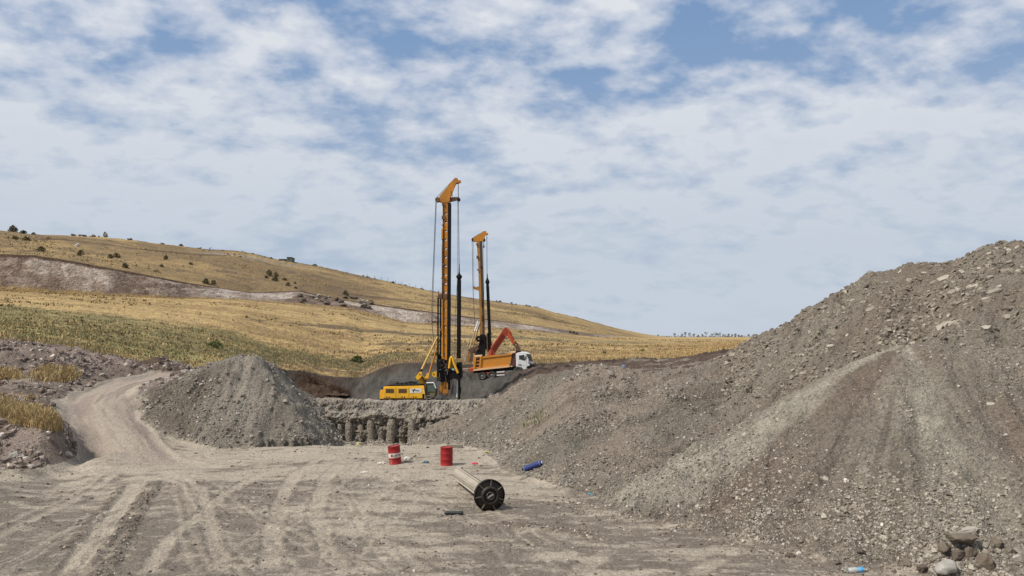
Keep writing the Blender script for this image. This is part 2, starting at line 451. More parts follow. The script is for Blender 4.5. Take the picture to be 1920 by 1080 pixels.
# ---- tyre tracks on the pit floor (centre lines surveyed on the floor plane)
tracks = [
    ([(262, 896), (240, 930), (205, 975), (165, 1030), (125, 1090)], 0.42, 1.0, 0.07),
    ([(225, 880), (180, 905), (100, 950), (0, 1005), (-120, 1060)], 0.22, .75, 0.04),
    ([(200, 882), (140, 915), (40, 965), (-80, 1020)], 0.18, .6, 0.03),
    ([(330, 893), (372, 915), (388, 960), (398, 1010), (420, 1080)], 0.24, .8, 0.05),
    ([(505, 880), (440, 915), (385, 955), (310, 1020), (265, 1085)], 0.30, .85, 0.05),
    ([(600, 860), (548, 892), (522, 940), (508, 1000), (508, 1080)], 0.36, .8, 0.05),
    ([(640, 868), (605, 905), (590, 960), (600, 1010), (650, 1085)], 0.33, .7, 0.05),
    ([(700, 850), (665, 890), (610, 930), (520, 960)], 0.2, .55, 0.03),
    ([(905, 880), (800, 893), (730, 912), (680, 950), (655, 1010)], 0.3, .7, 0.04),
    ([(420, 905), (330, 930), (200, 960), (60, 1020)], 0.16, .5, 0.03),
    ([(1160, 1025), (1110, 1052), (1060, 1085)], 0.36, .7, 0.02),
    ([(1370, 1040), (1330, 1062), (1290, 1090)], 0.34, .8, 0.02),
    ([(480, 850), (400, 870), (330, 893), (262, 896)], 0.3, .5, 0.03),
    ([(690, 1000), (760, 1035), (800, 1090)], 0.2, .5, 0.03),
    ([(560, 940), (640, 935), (740, 930), (860, 905)], 0.22, .5, 0.03),
    ([(1000, 1000), (1080, 1018), (1200, 1030), (1330, 1036)], 0.2, .55, 0.02),
]
gt = random.Random(21)
for _ in range(26):
    if gt.random() < .5: a0 = (gt.uniform(640, 960), gt.uniform(865, 900)); b0 = (gt.uniform(200, 1150), 1090)
    else: a0 = (gt.uniform(190, 420), gt.uniform(878, 905)); b0 = (gt.uniform(-150, 900), 1090)
    m0 = ((a0[0] + b0[0]) / 2 + gt.uniform(-90, 90), (a0[1] * 1.3 + b0[1] * .7) / 2 + gt.uniform(-12, 12)); wq = gt.uniform(.05, .12); sq = gt.uniform(.35, .8)
    qb = [tuple((1 - t) ** 2 * a0[i] + 2 * t * (1 - t) * m0[i] + t * t * b0[i] for i in (0, 1)) for t in (0, .2, .4, .6, .8, 1)]
    tracks.append((qb, wq, sq, .025))
    if gt.random() < .5: tracks.append(([(a + 8 + (b - 870) * .12, b) for a, b in qb], wq, sq * .8, .025))
trk = np.zeros(xn.shape); edge = np.zeros(xn.shape); tz = np.zeros(xn.shape)
for pts, wd, st, dp in tracks:
    pw = [fl(*a) for a in pts]
    bx0, bx1 = min(p[0] for p in pw) - 2, max(p[0] for p in pw) + 2; by0, by1 = min(p[1] for p in pw) - 2, max(p[1] for p in pw) + 2
    wd = wd * .78; st = st * 1.05
    m = (xn > bx0) & (xn < bx1) & (yn > by0) & (yn < by1)
    xx = xn[m]; yy = yn[m]
    d, sd, al = poly_dist(pw, xx + 0.16 * fbm(xx * 1.0, yy * 1.0, 5, 4), yy)
    L = al.max(); fade = sstep(0, 1.2, al) * sstep(0, 1.2, L - al)
    t = sstep(wd + 0.07, wd - 0.09, d) * fade
    e = np.exp(-((d - wd - 0.10) / 0.11) ** 2) * fade
    tread = (0.5 + 0.5 * np.sin(al * 2 * math.pi / 0.28 + sd * d * 7)) * t
    brk = .55 + .6 * np.clip(.5 + fbm(xx * .8, yy * .8, 6, 3), 0, 1)
    trk[m] = np.maximum(trk[m], t * st * (1 - 0.30 * tread) * brk); edge[m] = np.maximum(edge[m], e * st * brk * .8)
    tz[m] += (-dp * t * .6 + dp * .4 * e * (.4 + 1.2 * np.clip(.5 + fbm(xx * 2.5, yy * 2.5, 7, 3), 0, 1))) + 0.014 * tread
trk = np.clip(trk, 0, 1)
# churned berm beside the brightest track
cb = [fl(*a) for a in ((292, 905), (262, 950), (232, 1000), (205, 1045), (190, 1090))]
dch, _, _ = poly_dist(cb, xn, yn); churn = sstep(0.42, 0.12, dch)
cb2 = [fl(*a) for a in ((950, 985), (1010, 990), (1070, 997), (1110, 1010))]
dch2, _, _ = poly_dist(cb2, xn, yn); churn2 = sstep(0.5, 0.1, dch2)
cb3 = [fl(*a) for a in ((228, 905), (205, 935), (160, 985), (110, 1040))]
dch3, _, _ = poly_dist(cb3, xn, yn); churn3 = sstep(0.22, 0.05, dch3)
flk = flatm * sstep(24, 22, np.abs(xn)) 
Z[NW] += flk * tz
Z[NW] += (churn * 0.11 + churn2 * 0.12 + churn3 * .06) * (0.6 + 1.0 * ridged(xn * 3.2, yn * 3.2, 30, 3) - 0.55)
# relief
fl_rel = 0.05 * fbm(xn * 0.35, yn * 0.6, 40, 3) + 0.03 * fbm(xn * 1.1, yn * 2.2, 41, 4) + 0.012 * fbm(xn * 1.6, yn * 7, 92, 4, .6) + 0.018 * fbm(xn * 7, yn * 9, 42, 3)
Z[NW] += fl_rel * flatm * sstep(6, 14, RR[NW])
rough = (1 - flatm)
hp = heapm[NW].astype(float)
rk = fbm(xn * 1.1, yn * 1.1, 50, 5, .58)
clod = np.clip(ridged(xn * 2.2, yn * 2.2, 51, 3) - .62, 0, 1)
Z[NW] += rough * (1 - roadm) * (0.24 * rk + .10 * (ridged(xn * 4.2, yn * 4.2, 57, 2) - .7) + 0.18 * clod * hp * sstep(.0, .5, fbm(xn * .3, yn * .3, 52, 2) + .2)) * sstep(6, 14, RR[NW]) * np.clip(RR[NW] / 45, .6, 1.6)
Z[NW] += roadm * roadf * (0.05 * fbm(xn * .8, yn * .8, 53, 3) - 0.10 + 0.16 * np.exp(-((rd - rdw) / 0.35) ** 2) + .05 * fbm(rd * rside * 2.2, ral * .15, 54, 3))
pz = (yn > 84) * (owner[NW] == 0) * sstep(0, 3, G_r - RR[NW])
Z[NW] += pz * (.5 * fbm(xn * .35, yn * .12, 58, 4) + .25 * fbm(xn * 1.2, yn * 1.2, 59, 3))
# crest of the big heap: blocky skyline
cr = np.exp(-(dA[NW] / 0.9) ** 2) * (owner[NW] == 4)
Z[NW] += cr * (0.22 * np.clip(fbm(xn * 1.9, yn * 1.9, 55, 3), 0, 1) * 2 + 0.16 * fbm(xn * .5, yn * .5, 56, 2)) * sstep(1000, 1500, PXm[NW])
# trench of shade before the left mound
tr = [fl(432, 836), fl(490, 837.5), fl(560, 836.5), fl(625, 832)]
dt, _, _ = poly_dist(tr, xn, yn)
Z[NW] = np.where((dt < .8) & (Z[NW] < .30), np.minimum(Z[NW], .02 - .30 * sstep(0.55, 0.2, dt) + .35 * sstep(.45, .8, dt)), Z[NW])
# field and hills
q = np.s_[RIDX[4]:RIDX[5]]; fu = (RR[q] - G_r) / (B_r - G_r)
flat_r = sstep(1150, 1350, PXm[q])
Z[q] += np.minimum(fu * 8, 1) * (1 - fu) ** .3 * (0.55 * fbm(X[q] * .05, Y[q] * .09, 60, 3) * (1 - .5 * flat_r) + 0.22 * fbm(X[q] * .35, Y[q] * .5, 61, 4)) 
ledge = fbm(X[q] * 0.012 + 3, fu * 9, 63, 3)
q2 = np.s_[RIDX[5]:RIDX[6]]
cn = fbm(PXm[q2] * 0.02, tC * 3 + PXm[q2] * 0, 64, 5, .6)
Z[q2] += np.sin(tC * math.pi) * cn * 0.9 * np.clip((T_z - B_z) / 6, 0.05, 1)
q3 = np.s_[RIDX[6]:RIDX[7]]; f3 = (RR[q3] - T_r) / (S_r - T_r)
hillw = np.clip((S_z - T_z) / 8, 0.02, 1)
Z[q3] += hillw * (np.sin(np.clip(f3, 0, 1) * math.pi) ** .5 * (1.0 * fbm(X[q3] * .03, Y[q3] * .03, 66, 4) + 0.3 * fbm(X[q3] * .2, Y[q3] * .25, 67, 3)))
sk = hillw * (0.35 * np.abs(fbm(X[q3] * .25, Y[q3] * .25, 68, 4)) + .15)
Z[q3] += sk * sstep(.8, .99, f3) + hillw * .5 * fbm(X[q3] * .5, Y[q3] * .5, 69, 2) * sstep(.85, .99, f3)
Z[RIDX[7]:] += (hillw * 0.25) * 1.0
Z[-1] = Z[-2]

# ---- labels of the pieces of the setting
LAB = np.zeros(RR.shape, np.int8)                # 0 ground
LAB[NW] = np.where(roadm > 0.5, 1, owner[NW])
left = (PXm[NW] < 372) & (owner[NW] == 0) & (roadm <= .5) & (((yn > 32.9) & (Z[NW] > 0.22) & (PXm[NW] < 180)) | (yn > 46))
LAB[NW] = np.where(left, 5, LAB[NW])
LAB[NW] = np.where((yn > 76) & (owner[NW] == 0) & ~left & (roadm <= .5), 6, LAB[NW])
LAB[RIDX[4]:RIDX[5]] = 7; LAB[RIDX[5]:RIDX[6]] = 8; LAB[RIDX[6]:] = 9
LNAMES = {0: 'ground', 1: 'dirt_road', 2: 'spoil_heap', 3: 'spoil_heap', 4: 'spoil_heap', 5: 'earth_bank', 6: 'pit_slope', 7: 'field', 8: 'cut_slope', 9: 'hillside'}

# ---- base colours (what the soil, grass and rock are, plus shade painted at the left mound)
def C3(*c): return np.array(c)[None, None, :]
def mixc_(a, b, k): return a * (1 - k[..., None]) + b * k[..., None]
ALB = np.zeros(RR.shape + (3,))
dust = C3(.36, .308, .242); soil = C3(.178, .148, .118); dark = C3(.125, .100, .078); grey = C3(.245, .213, .170)
pale = C3(.39, .348, .28); red = C3(.185, .142, .110); brown = C3(.205, .168, .132)
n_a = fbm(xn * .16, yn * .42, 80, 5, .6); n_b = fbm(xn * .8, yn * 1.9, 81, 4, .6); n_c = fbm(xn * 2.5, yn * 2.5, 82, 4)
# pit floor: pale dust with darker churned soil at the left and under the big heap
damp = sstep(-.32, .50, n_a * 1.25 + n_b * 1.0 + .35 * n_c + .62 * sstep(900, 330, PXm[NW] + 120 * n_a) * sstep(33.0, 28.5, yn) - .12 - .35 * sstep(31, 35, yn)
             + .22 * np.exp(-((PXm[NW] - 1010) / 130) ** 2) * sstep(31, 28, yn) * sstep(21, 24, yn))
Fc = mixc_(dust * np.ones(xn.shape + (1,)), soil, damp)
Fc = mixc_(Fc, soil * .85, np.clip(edge * .45, 0, 1) * (damp * .4 + .1) * sstep(-.2, .3, n_c))
Fc = mixc_(Fc, dust * 1.04, np.clip(trk * (.6 + .5 * damp), 0, 1))
Fc = mixc_(Fc, dark, np.clip(np.maximum.reduce([churn * (0.5 + n_c), churn2 * (.7 + n_c), churn3 * (.6 + n_c)]), 0, .85))
n_d = fbm(xn * 1.6, yn * 4.2, 92, 5, .62)
Fc = mixc_(Fc, soil * .8, sstep(.22, .55, n_d + .3 * n_b) * (1 - trk * .8) * .7)
Fc = mixc_(Fc, dust * 1.12, sstep(.25, .55, -n_d + .3 * n_a) * .6)
Fc = Fc * (1 + .14 * n_c)[..., None]
# heap colours
sAn, dAn, sBn, dBn, sCn, dCn, sMn, dMn = (a[NW] for a in (sA, dA, sB, dB, sC, dC, sM, dM))
stA = fbm(sAn * .35, dAn * .10, 83, 4, .6); apx, apy = RB[6][0], RB[6][1]
radB = np.hypot(xn - apx, yn - apy); phiB = np.degrees((np.arctan2(yn - apy, xn - apx) - math.atan2(RB[0][1] - apy, RB[0][0] - apx)) % (2 * math.pi))
phiB = np.where(phiB > 300, phiB - 360, phiB)
stB = fbm(phiB * .13, radB * .16, 84, 4, .6); stC = fbm(sCn * .5, dCn * .10, 85, 4, .6); stM = fbm(sMn * .5, dMn * .14, 86, 4, .6)
stain = fbm(xn * .4, yn * .4, 87, 4)
onesn = np.ones(xn.shape + (1,))
hAc = mixc_(grey * onesn * .98, brown, sstep(-.2, .3, stA + stain * .5))
phw = phiB + 9 * stB + 4 * stain
fan = lambda v: np.interp(phw, [-60, -12, 0, 7, 12, 18, 32, 40, 48, 58, 66, 74, 90, 120], v)
k_pale = fan([.2, .5, .9, .75, .15, 0, .05, .3, .35, .95, .75, .1, .1, .2]); k_red = fan([.3, 0, 0, .05, .6, .9, .85, .5, .25, 0, 0, .55, .8, .5])
hBc = mixc_(grey * onesn, red, np.clip(k_red * (.8 + .8 * stain), 0, 1))
hBc = mixc_(hBc, pale, np.clip(k_pale * (.75 + .9 * n_c * .6 + .5 * stain), 0, 1) * .85)
lip = np.exp(-((dBn - .1) / .5) ** 2) * sstep(1750, 1600, PXm[NW]) * sstep(1180, 1330, PXm[NW]) * (yn < 29.5)
hBc = mixc_(hBc, C3(.13, .105, .082), sstep(.12, .4, fbm(phiB * .35, radB * .12, 96, 4)) * .55 * sstep(8, 13, phw) * sstep(62, 50, phw))
hBc = mixc_(hBc, pale * 1.06, np.clip(lip * (.9 + .4 * stain), 0, 1))
dalC = xn * ux_ + yn * uy_; dpeC = -xn * uy_ + yn * ux_; stC = fbm(dpeC * .5, dalC * .08, 85, 5, .6)
hCc = mixc_(grey * onesn * .9, C3(.262, .214, .168), sstep(-.2, .25, stC + .3 * stain + .35 * sstep(1000, 1120, PXm[NW]) - .1))
hCc = mixc_(hCc, C3(.16, .13, .10), sstep(.2, .5, fbm(dpeC * 1.1, dalC * .2, 94, 4)) * .6)
hMc = mixc_(C3(.235, .206, .168) * onesn, grey * 1.25, sstep(.05, .4, stM + .2 * stain) * sstep(400, 470, PXm[NW]))
hMc = mixc_(hMc, C3(.34, .30, .245), np.exp(-(((PXm[NW] - 462 - 14 * stain) / 26) ** 2 + ((Z[NW] - 2.6) / 1.3) ** 2)) * .8)
hMc = mixc_(hMc, dark * 1.25, sstep(410, 350, PXm[NW] + 60 * stain) * .8)  # left flank's shade also darkened into the soil colour
Hc = np.where((owner[NW] == 3)[..., None], hCc, np.where((owner[NW] == 2)[..., None], hMc, np.where((hB[NW] > hA[NW])[..., None], hBc, hAc)))
Hc = Hc * (1 + .16 * n_c + .10 * stain)[..., None]
kf = sstep(.02, .5, Zh[NW] - Zbase[NW]) * hp
An = mixc_(Fc, Hc, kf)
# earth bank at the left
bank = mixc_(C3(.21, .165, .135) * onesn, C3(.30, .235, .195), sstep(-.2, .4, stain + .4 * n_b))
bank = mixc_(bank, dark, sstep(.1, .5, rk) * .7)
bank = mixc_(bank, C3(.36, .30, .22), sstep(.0, .4, fbm(xn * .22, yn * .9, 88, 3) + .05) * sstep(40, 43, yn) * sstep(56, 52, yn) * .8)
bank = mixc_(bank, C3(.115, .082, .062), (owner[NW] == 5).astype(float))
k5 = (LAB[NW] == 5).astype(float)
k5 = k5 * sstep(0, .5, Z[NW] + .15)
An = mixc_(An, bank, k5)
An = mixc_(An, C3(.07, .055, .042), sstep(.45, .15, dt) * .9 * (Z[NW] < .12))  # shade of the trench painted dark into the ground colour
hMz = 0
# far pit slopes: damp dark clay
pit = mixc_(C3(.082, .076, .068) * onesn, C3(.12, .108, .094), sstep(-.3, .4, fbm(xn * .25, yn * .1, 89, 4)))
pit = mixc_(pit, C3(.095, .062, .045), sstep(700, 620, PXm[NW] + 40 * stain) * sstep(540, 560, PXm[NW]))
pit = mixc_(pit, C3(.14, .09, .065), sstep(905, 985, PXm[NW] - (yn - 90) * 4) * .75)
pit = mixc_(pit, C3(.26, .225, .18), sstep(1120, 1180, PXm[NW]) * sstep(.0, .3, fbm(xn * .1, yn * .3, 90, 3) + .1))
pit = mixc_(pit, C3(.07, .05, .035), sstep(5.5, 2.5, G_r - RR[NW]) * .7)
pit = pit * (.88 * (1 + .3 * n_c + .35 * fbm(xn * 1.1, yn * .25, 95, 4)))[..., None]
An = mixc_(An, pit, sstep(66, 80, yn) * (owner[NW] == 0) * (1 - k5))
# road
roadcol = mixc_(C3(.345, .286, .228) * onesn, C3(.285, .226, .188), sstep(-.2, .4, fbm(ral * .12, rd * 1.4 * rside, 91, 4)))
roadcol = mixc_(roadcol, dust * 1.08, np.exp(-((rd - rdw + .1) / .4) ** 2) * .8)
roadcol = mixc_(roadcol, soil * 1.2, .5 * np.exp(-((np.abs(rd - 0.9 + .2 * np.sin(ral * .3))) / .12) ** 2) * sstep(-.2, .3, n_c))
roadcol = mixc_(roadcol, soil * 1.15, sstep(.15, .45, fbm(rd * rside * 1.8, ral * .13, 93, 4)) * .7)
roadcol = roadcol * (1 + .12 * n_c)[..., None]
An = mixc_(An, roadcol, roadm * roadf)
# dry pale rim of the wall
rim = sstep(49, 49.6, yn) * sstep(56, 52, yn) * (owner[NW] == 0) * (PXm[NW] > 420) * (PXm[NW] < 1000)
An = mixc_(An, C3(.31, .272, .225), rim * .9)
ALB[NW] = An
# field
xf, yf = X[q], Y[q]
straw = C3(.430, .300, .135); straw2 = C3(.285, .192, .088); olive = C3(.118, .118, .052); dirt_ = C3(.125, .090, .062)
onesf = np.ones(xf.shape + (1,))
f1 = fbm(xf * .05, yf * .11, 100, 5, .6); f2 = fbm(xf * .35, yf * .8, 101, 4, .6); f2b = fbm(xf * 1.2, yf * 1.6, 102, 3, .6)
Cf = mixc_(straw * onesf, straw2, sstep(-.3, .45, f1 + f2 * .6))
gband = np.exp(-((fu - np.interp(PXm[q], [0, 200, 400, 520, 650, 800], [.30, .26, .20, .12, .10, .10])) / np.interp(PXm[q], [0, 200, 400, 500, 600, 850], [.26, .23, .17, .10, .06, .05])) ** 2) * sstep(900, 640, PXm[q])
gb2 = sstep(.30, .62, gband + .30 * f1 + .22 * f2)
Cf = mixc_(Cf, olive * 1.25, gb2 * .6 * (.75 + .5 * sstep(-.3, .3, f2)))
Cf = mixc_(Cf, C3(.36, .33, .14), np.exp(-((fu - .07) / .045) ** 2) * sstep(470, 350, PXm[q]) * sstep(-.4, .1, f2) * .8)
Cf = mixc_(Cf, olive, np.exp(-((fu - .03) / .03) ** 2) * sstep(330, 120, PXm[q]) * .8)
Cf = mixc_(Cf, C3(.115, .088, .055), sstep(.26, .40, ledge + .35 * f2) * sstep(400, 500, PXm[q]) * .85 * sstep(1300, 1000, PXm[q]))
Cf = mixc_(Cf, C3(.19, .165, .085), np.exp(-((fu - .62) / .09) ** 2) * sstep(850, 1000, PXm[q]) * sstep(1400, 1250, PXm[q]) * sstep(-.3, .2, f1 + f2) * .9)
Cf = mixc_(Cf, dirt_, sstep(.36, .55, f2 + f2b * .45) * .55)
Cf = mixc_(Cf, dirt_, sstep(.30, .5, fbm(xf * .10, yf * .9, 103, 4)) * .45 * sstep(.05, .12, fu))
Cf = Cf * (1 + .22 * f2b + .1 * f2)[..., None]
ALB[q] = Cf
# cut slope: pinkish clay
x2, y2 = X[q2], Y[q2]; oc = np.ones(x2.shape + (1,)); tCb = np.broadcast_to(tC, x2.shape)
c1 = fbm(PXm[q2] * .012, tCb * 1.6 + 0 * x2, 110, 5, .6); c2 = fbm(PXm[q2] * .05, tCb * 4, 111, 4, .6)
Cc = mixc_(C3(.265, .205, .162) * oc, C3(.39, .328, .275), sstep(.0, .45, c1 + .7 * c2))
Cc = Cc * (1 + .35 * fbm(PXm[q2] * .12, tCb * 7, 112, 3))[..., None]
Cc = mixc_(Cc, C3(.165, .118, .09), sstep(.05, .4, -c1 + .6 * c2 + .3 * sstep(120, 0, PXm[q2]) + .35 * sstep(470, 580, PXm[q2]) * sstep(760, 690, PXm[q2])))
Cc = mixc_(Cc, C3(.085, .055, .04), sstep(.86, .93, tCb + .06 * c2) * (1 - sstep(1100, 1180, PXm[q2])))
Cc = mixc_(Cc, straw2, sstep(.14, .03, tCb + .06 * c2))
Cc = mixc_(Cc, straw, sstep(1120, 1200, PXm[q2]))
ALB[q2] = Cc
# upper hill
q3b = np.s_[RIDX[6]:]
x3, y3 = X[q3b], Y[q3b]; f3b = np.clip((RR[q3b] - T_r) / (S_r - T_r), 0, 1.2); o3 = np.ones(x3.shape + (1,))
h1 = fbm(x3 * .03, y3 * .03, 120, 5, .6); h2 = fbm(x3 * .16, y3 * .2, 121, 4, .6)
Ch = mixc_(C3(.365, .255, .115) * o3, C3(.215, .148, .075), sstep(-.25, .35, h1 + .4 * h2 + .1))
Ch = mixc_(Ch, C3(.105, .075, .05), sstep(.28, .5, h2 + .4 * h1) * .7)
lg = np.abs(f3b - np.interp(PXm[q3b], [-100, 60, 200, 330, 430, 560], [.50, .52, .56, .62, .72, .86]) - .015 * h2)
Ch = mixc_(Ch, C3(.09, .055, .04), np.exp(-(lg / .028) ** 2) * sstep(620, 520, PXm[q3b]) * sstep(40, 90, PXm[q3b]))
Ch = mixc_(Ch, C3(.27, .225, .19), np.exp(-((f3b - .80) / .07) ** 2) * sstep(330, 400, PXm[q3b]) * sstep(640, 560, PXm[q3b]) * sstep(0, .3, h2 + .1) * .8)
lg2 = np.abs(f3b - np.interp(PXm[q3b], [560, 700, 850, 1000, 1100], [.10, .16, .24, .28, .3]))
Ch = mixc_(Ch, C3(.10, .065, .045), np.exp(-(lg2 / .035) ** 2) * sstep(560, 700, PXm[q3b]) * sstep(1150, 1090, PXm[q3b]) * .8)
Ch = mixc_(Ch, C3(.11, .10, .085), sstep(.93, .99, f3b) * sstep(-.15, .15, h2) * sstep(1260, 1100, PXm[q3b]) * sstep(100, 220, PXm[q3b]) * .8)
h3 = fbm(x3 * .6, y3 * .6, 122, 3)
Ch = mixc_(Ch, C3(.12, .09, .055), sstep(.32, .5, h3 + .2 * h1) * .6)
Ch = Ch * (1 + .28 * h2 + .2 * h3)[..., None]
Ch = mixc_(Ch, straw * .95, sstep(1150, 1270, PXm[q3b]))
ALB[q3b] = Ch
ALB = np.clip(ALB, .01, .7)

# ---- materials for soil and rock
def soil_mat(name, bump=0.5, attr='albedo', far=False, con=1.0):
    m = bpy.data.materials.new(name); m.use_nodes = True
    t = NT(m.node_tree); b = m.node_tree.nodes['Principled BSDF']
    a = t.n('ShaderNodeAttribute', attribute_name=attr)
    g = t.n('ShaderNodeTexCoord')
    na = t.n('ShaderNodeTexNoise', i_Scale=(1.3 if far else 9.0), i_Detail=8.0, i_Roughness=0.68); t.l(g.outputs['Object'], na.inputs['Vector'])
    nb = t.n('ShaderNodeTexNoise', i_Scale=(5.0 if far else 34.0), i_Detail=4.0, i_Roughness=0.6); t.l(g.outputs['Object'], nb.inputs['Vector'])
    vo = t.n('ShaderNodeTexVoronoi', i_Scale=(2.0 if far else 13.0), i_Randomness=1.0); t.l(g.outputs['Object'], vo.inputs['Vector'])
    k = t.ramp(na.outputs[0], [(.30, 1 - .5 * con), (.5, 1 - .02 * con), (.70, 1 + .40 * con)])
    k2 = t.ramp(nb.outputs[0], [(.32, 1 - .34 * con), (.5, 1.0), (.68, 1 + .34 * con)])
    c = t.mix(1.0, a.outputs['Color'], k, 'MULTIPLY'); c = t.mix(1.0, c, k2, 'MULTIPLY')
    t.l(c, b.inputs['Base Color'])
    b.inputs['Roughness'].default_value = 0.95; b.inputs['Specular IOR Level'].default_value = 0.15
    hgt = t.math('ADD', t.math('MULTIPLY', na.outputs[0], 1.0), t.math('ADD', t.math('MULTIPLY', nb.outputs[0], .35), t.math('MULTIPLY', vo.outputs['Distance'], -.4)))
    bp = t.n('ShaderNodeBump', i_Strength=bump, i_Distance=(0.9 if far else 0.16)); t.l(hgt, bp.inputs['Height']); t.l(bp.outputs[0], b.inputs['Normal'])
    return m
m_soil = soil_mat('soil', 1.0)
m_floor = soil_mat('packed_dust', 0.6, con=.72)
m_field = soil_mat('field_grass', 0.6, far=True)

COORD = np.stack([X, Y, Z], -1).reshape(-1, 3)
ALBf = ALB.reshape(-1, 3)
idx = np.arange(NR * NC).reshape(NR, NC)
nxt = np.roll(idx, -1, 1)
quads = np.stack([idx[:-1], nxt[:-1], nxt[1:], idx[1:]], -1).reshape(-1, 4)
qlab = np.broadcast_to(LAB[:-1], (NR - 1, NC)).reshape(-1)
terr = {}
def grid_object(name, q, coords, cols, mat):
    used = np.unique(q); remap = np.full(len(coords), -1, np.int64); remap[used] = np.arange(len(used))
    qq = remap[q]
    me = bpy.data.meshes.new(name)
    me.vertices.add(len(used)); me.vertices.foreach_set('co', coords[used].astype(np.float32).ravel())
    me.loops.add(qq.size); me.loops.foreach_set('vertex_index', qq.astype(np.int32).ravel())
    me.polygons.add(len(qq)); me.polygons.foreach_set('loop_start', np.arange(0, qq.size, 4, dtype=np.int32))
    me.update(calc_edges=True)
    me.polygons.foreach_set('use_smooth', np.ones(len(qq), bool))
    at = me.color_attributes.new('albedo', 'FLOAT_COLOR', 'POINT')
    at.data.foreach_set('color', np.concatenate([cols[used], np.ones((len(used), 1))], 1).astype(np.float32).ravel())
    me.materials.append(mat); me.validate()
    o = bpy.data.objects.new(name, me); col.objects.link(o)
    return o
for L in range(10):
    sel = quads[qlab == L]
    if len(sel) == 0: continue
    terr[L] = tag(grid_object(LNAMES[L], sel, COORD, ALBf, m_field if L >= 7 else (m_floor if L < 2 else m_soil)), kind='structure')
# centre patch under the camera
cpatch = MB(); ring = [tuple(COORD[i]) for i in idx[0]]
cpatch.add([(0, 0, float(Z[0].mean()) + .3)] + ring, [(0, 1 + (i + 1) % NC, 1 + i) for i in range(NC)], True)
tag(cpatch.build('ground', make_mat('bare_soil', (.25, .21, .165), .95, spec=.1)), kind='structure')

# normals for placing things
dR = np.gradient(np.stack([X, Y, Z], -1), axis=0); dT = np.gradient(np.stack([X, Y, Z], -1), axis=1)
NRM = np.cross(dT, dR); NRM /= np.linalg.norm(NRM, axis=-1, keepdims=True) + 1e-9
NRM *= np.sign(NRM[..., 2:3] + 1e-9)
AREA = np.linalg.norm(np.cross(dT, dR), axis=-1)

def ground_at(x, y):
    th = math.atan2(x, y); r = math.hypot(x, y)
    j = int(np.clip(np.searchsorted(TH, th), 1, NC - 1)); j = j if abs(TH[j] - th) < abs(TH[j - 1] - th) else j - 1
    cr_ = RR[:, j]; i = int(np.clip(np.searchsorted(cr_, r), 1, NR - 1))
    t = (r - cr_[i - 1]) / (cr_[i] - cr_[i - 1])
    return float(Z[i - 1, j] * (1 - t) + Z[i, j] * t), Vector(NRM[i, j])

def hit(px, py, dmin=14, dmax=3000):
    """first terrain point seen at photo pixel (px, py)"""
    th = th_of(px); j = int(np.argmin(np.abs(TH - th)))
    p = P(px, py, 1.0); el = (p.z - EYE) / math.hypot(p.x, p.y)
    ray = EYE + el * RR[:, j]
    ok = np.where((Z[:, j] >= ray) & (RR[:, j] > dmin))[0]
    i = int(ok[0]) if len(ok) else NR - 30
    if i > 0:
        a, b = ray[i - 1] - Z[i - 1, j], ray[i] - Z[i, j]
        t = a / (a - b) if a != b else 0
        r = RR[i - 1, j] + (RR[i, j] - RR[i - 1, j]) * min(max(t, 0), 1)
    else: r = RR[i, j]
    s_ = math.hypot(p.x, p.y)
    x, y = p.x / s_ * r, p.y / s_ * r
    z, n = ground_at(x, y)
    return Vector((x, y, z)), n

# ------------------------------------------------------------------ pit wall with exposed piles
WX0, WX1 = P(548, 800, 47).x, P(925, 800, 47).x
nu, nv = 560, 130
U = np.linspace(WX0, WX1, nu)[:, None] * np.ones((1, nv)); Vv = np.linspace(0, 1, nv)[None, :] * np.ones((nu, 1))
pxU = 960 + U / 47 * F
crest = np.interp(pxU, [548, 600, 650, 700, 760, 820, 880, 925], [2.0, 2.0, 1.92, 1.80, 1.84, 1.86, 1.92, 2.0])
foot = -0.62
bzn = 0.98 + 0.28 * fbm(U * .8, U * 0 + 3, 130, 4)
vb = 0.56
Zw = np.where(Vv < vb, foot + (bzn - foot) * (Vv / vb), bzn + (crest - bzn) * ((Vv - vb) / (1 - vb)) ** .85)
t2 = np.clip((Vv - vb) / (1 - vb), 0, 1)
Yw = 47.15 + 0.10 * Vv + 2.5 * t2 ** 1.25
lipw = np.exp(-((Vv - vb) / .09) ** 2)
rn = ridged(U * 1.5, Zw * 1.7, 131, 5); rn2 = fbm(U * 3.5, Zw * 3.0, 132, 5, .6)
cols_px = [(586, .17), (617, .20), (640, .15), (656, .2), (677, .16), (698, .21), (716, .17), (734, .23), (755, .15), (774, .24), (792, .15), (809, .22), (832, .22), (846, .2), (868, .16), (884, .16)]
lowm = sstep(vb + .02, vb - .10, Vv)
rec = 0.07 * lowm * (0.6 + .8 * fbm(U * .9, Zw * .8, 133, 3))
blk = ridged(U * .9, Zw * 1.4 + Yw * .5, 137, 4) - .62; up_ = t2 * sstep(1.0, .85, Vv)
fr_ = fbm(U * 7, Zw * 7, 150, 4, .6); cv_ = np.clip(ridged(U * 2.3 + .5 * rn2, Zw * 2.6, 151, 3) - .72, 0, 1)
Yw = Yw + fr_ * -.07 + cv_ * .9 * (.4 + .6 * (Vv > .3)) + rec - lipw * .05 * (.6 + rn2) - (rn - .62) * .6 * (0.35 + .65 * sstep(1.0, .85, Vv)) - rn2 * .22 - blk * .6 * sstep(.5, .75, Vv) * sstep(1.0, .85, Vv)
Zw = Zw + up_ * (.30 * blk + .22 * rn2)
Zw = Zw + .10 * rn2 * sstep(0, .2, Vv) + (0.05 * fbm(U * 2.1, Yw * 2.1, 134, 4) * t2)
Zw[:, -1] -= .6; Yw[:, -1] += .7
wc = np.array([.345, .298, .24])[None, None] * np.ones((nu, nv, 1))
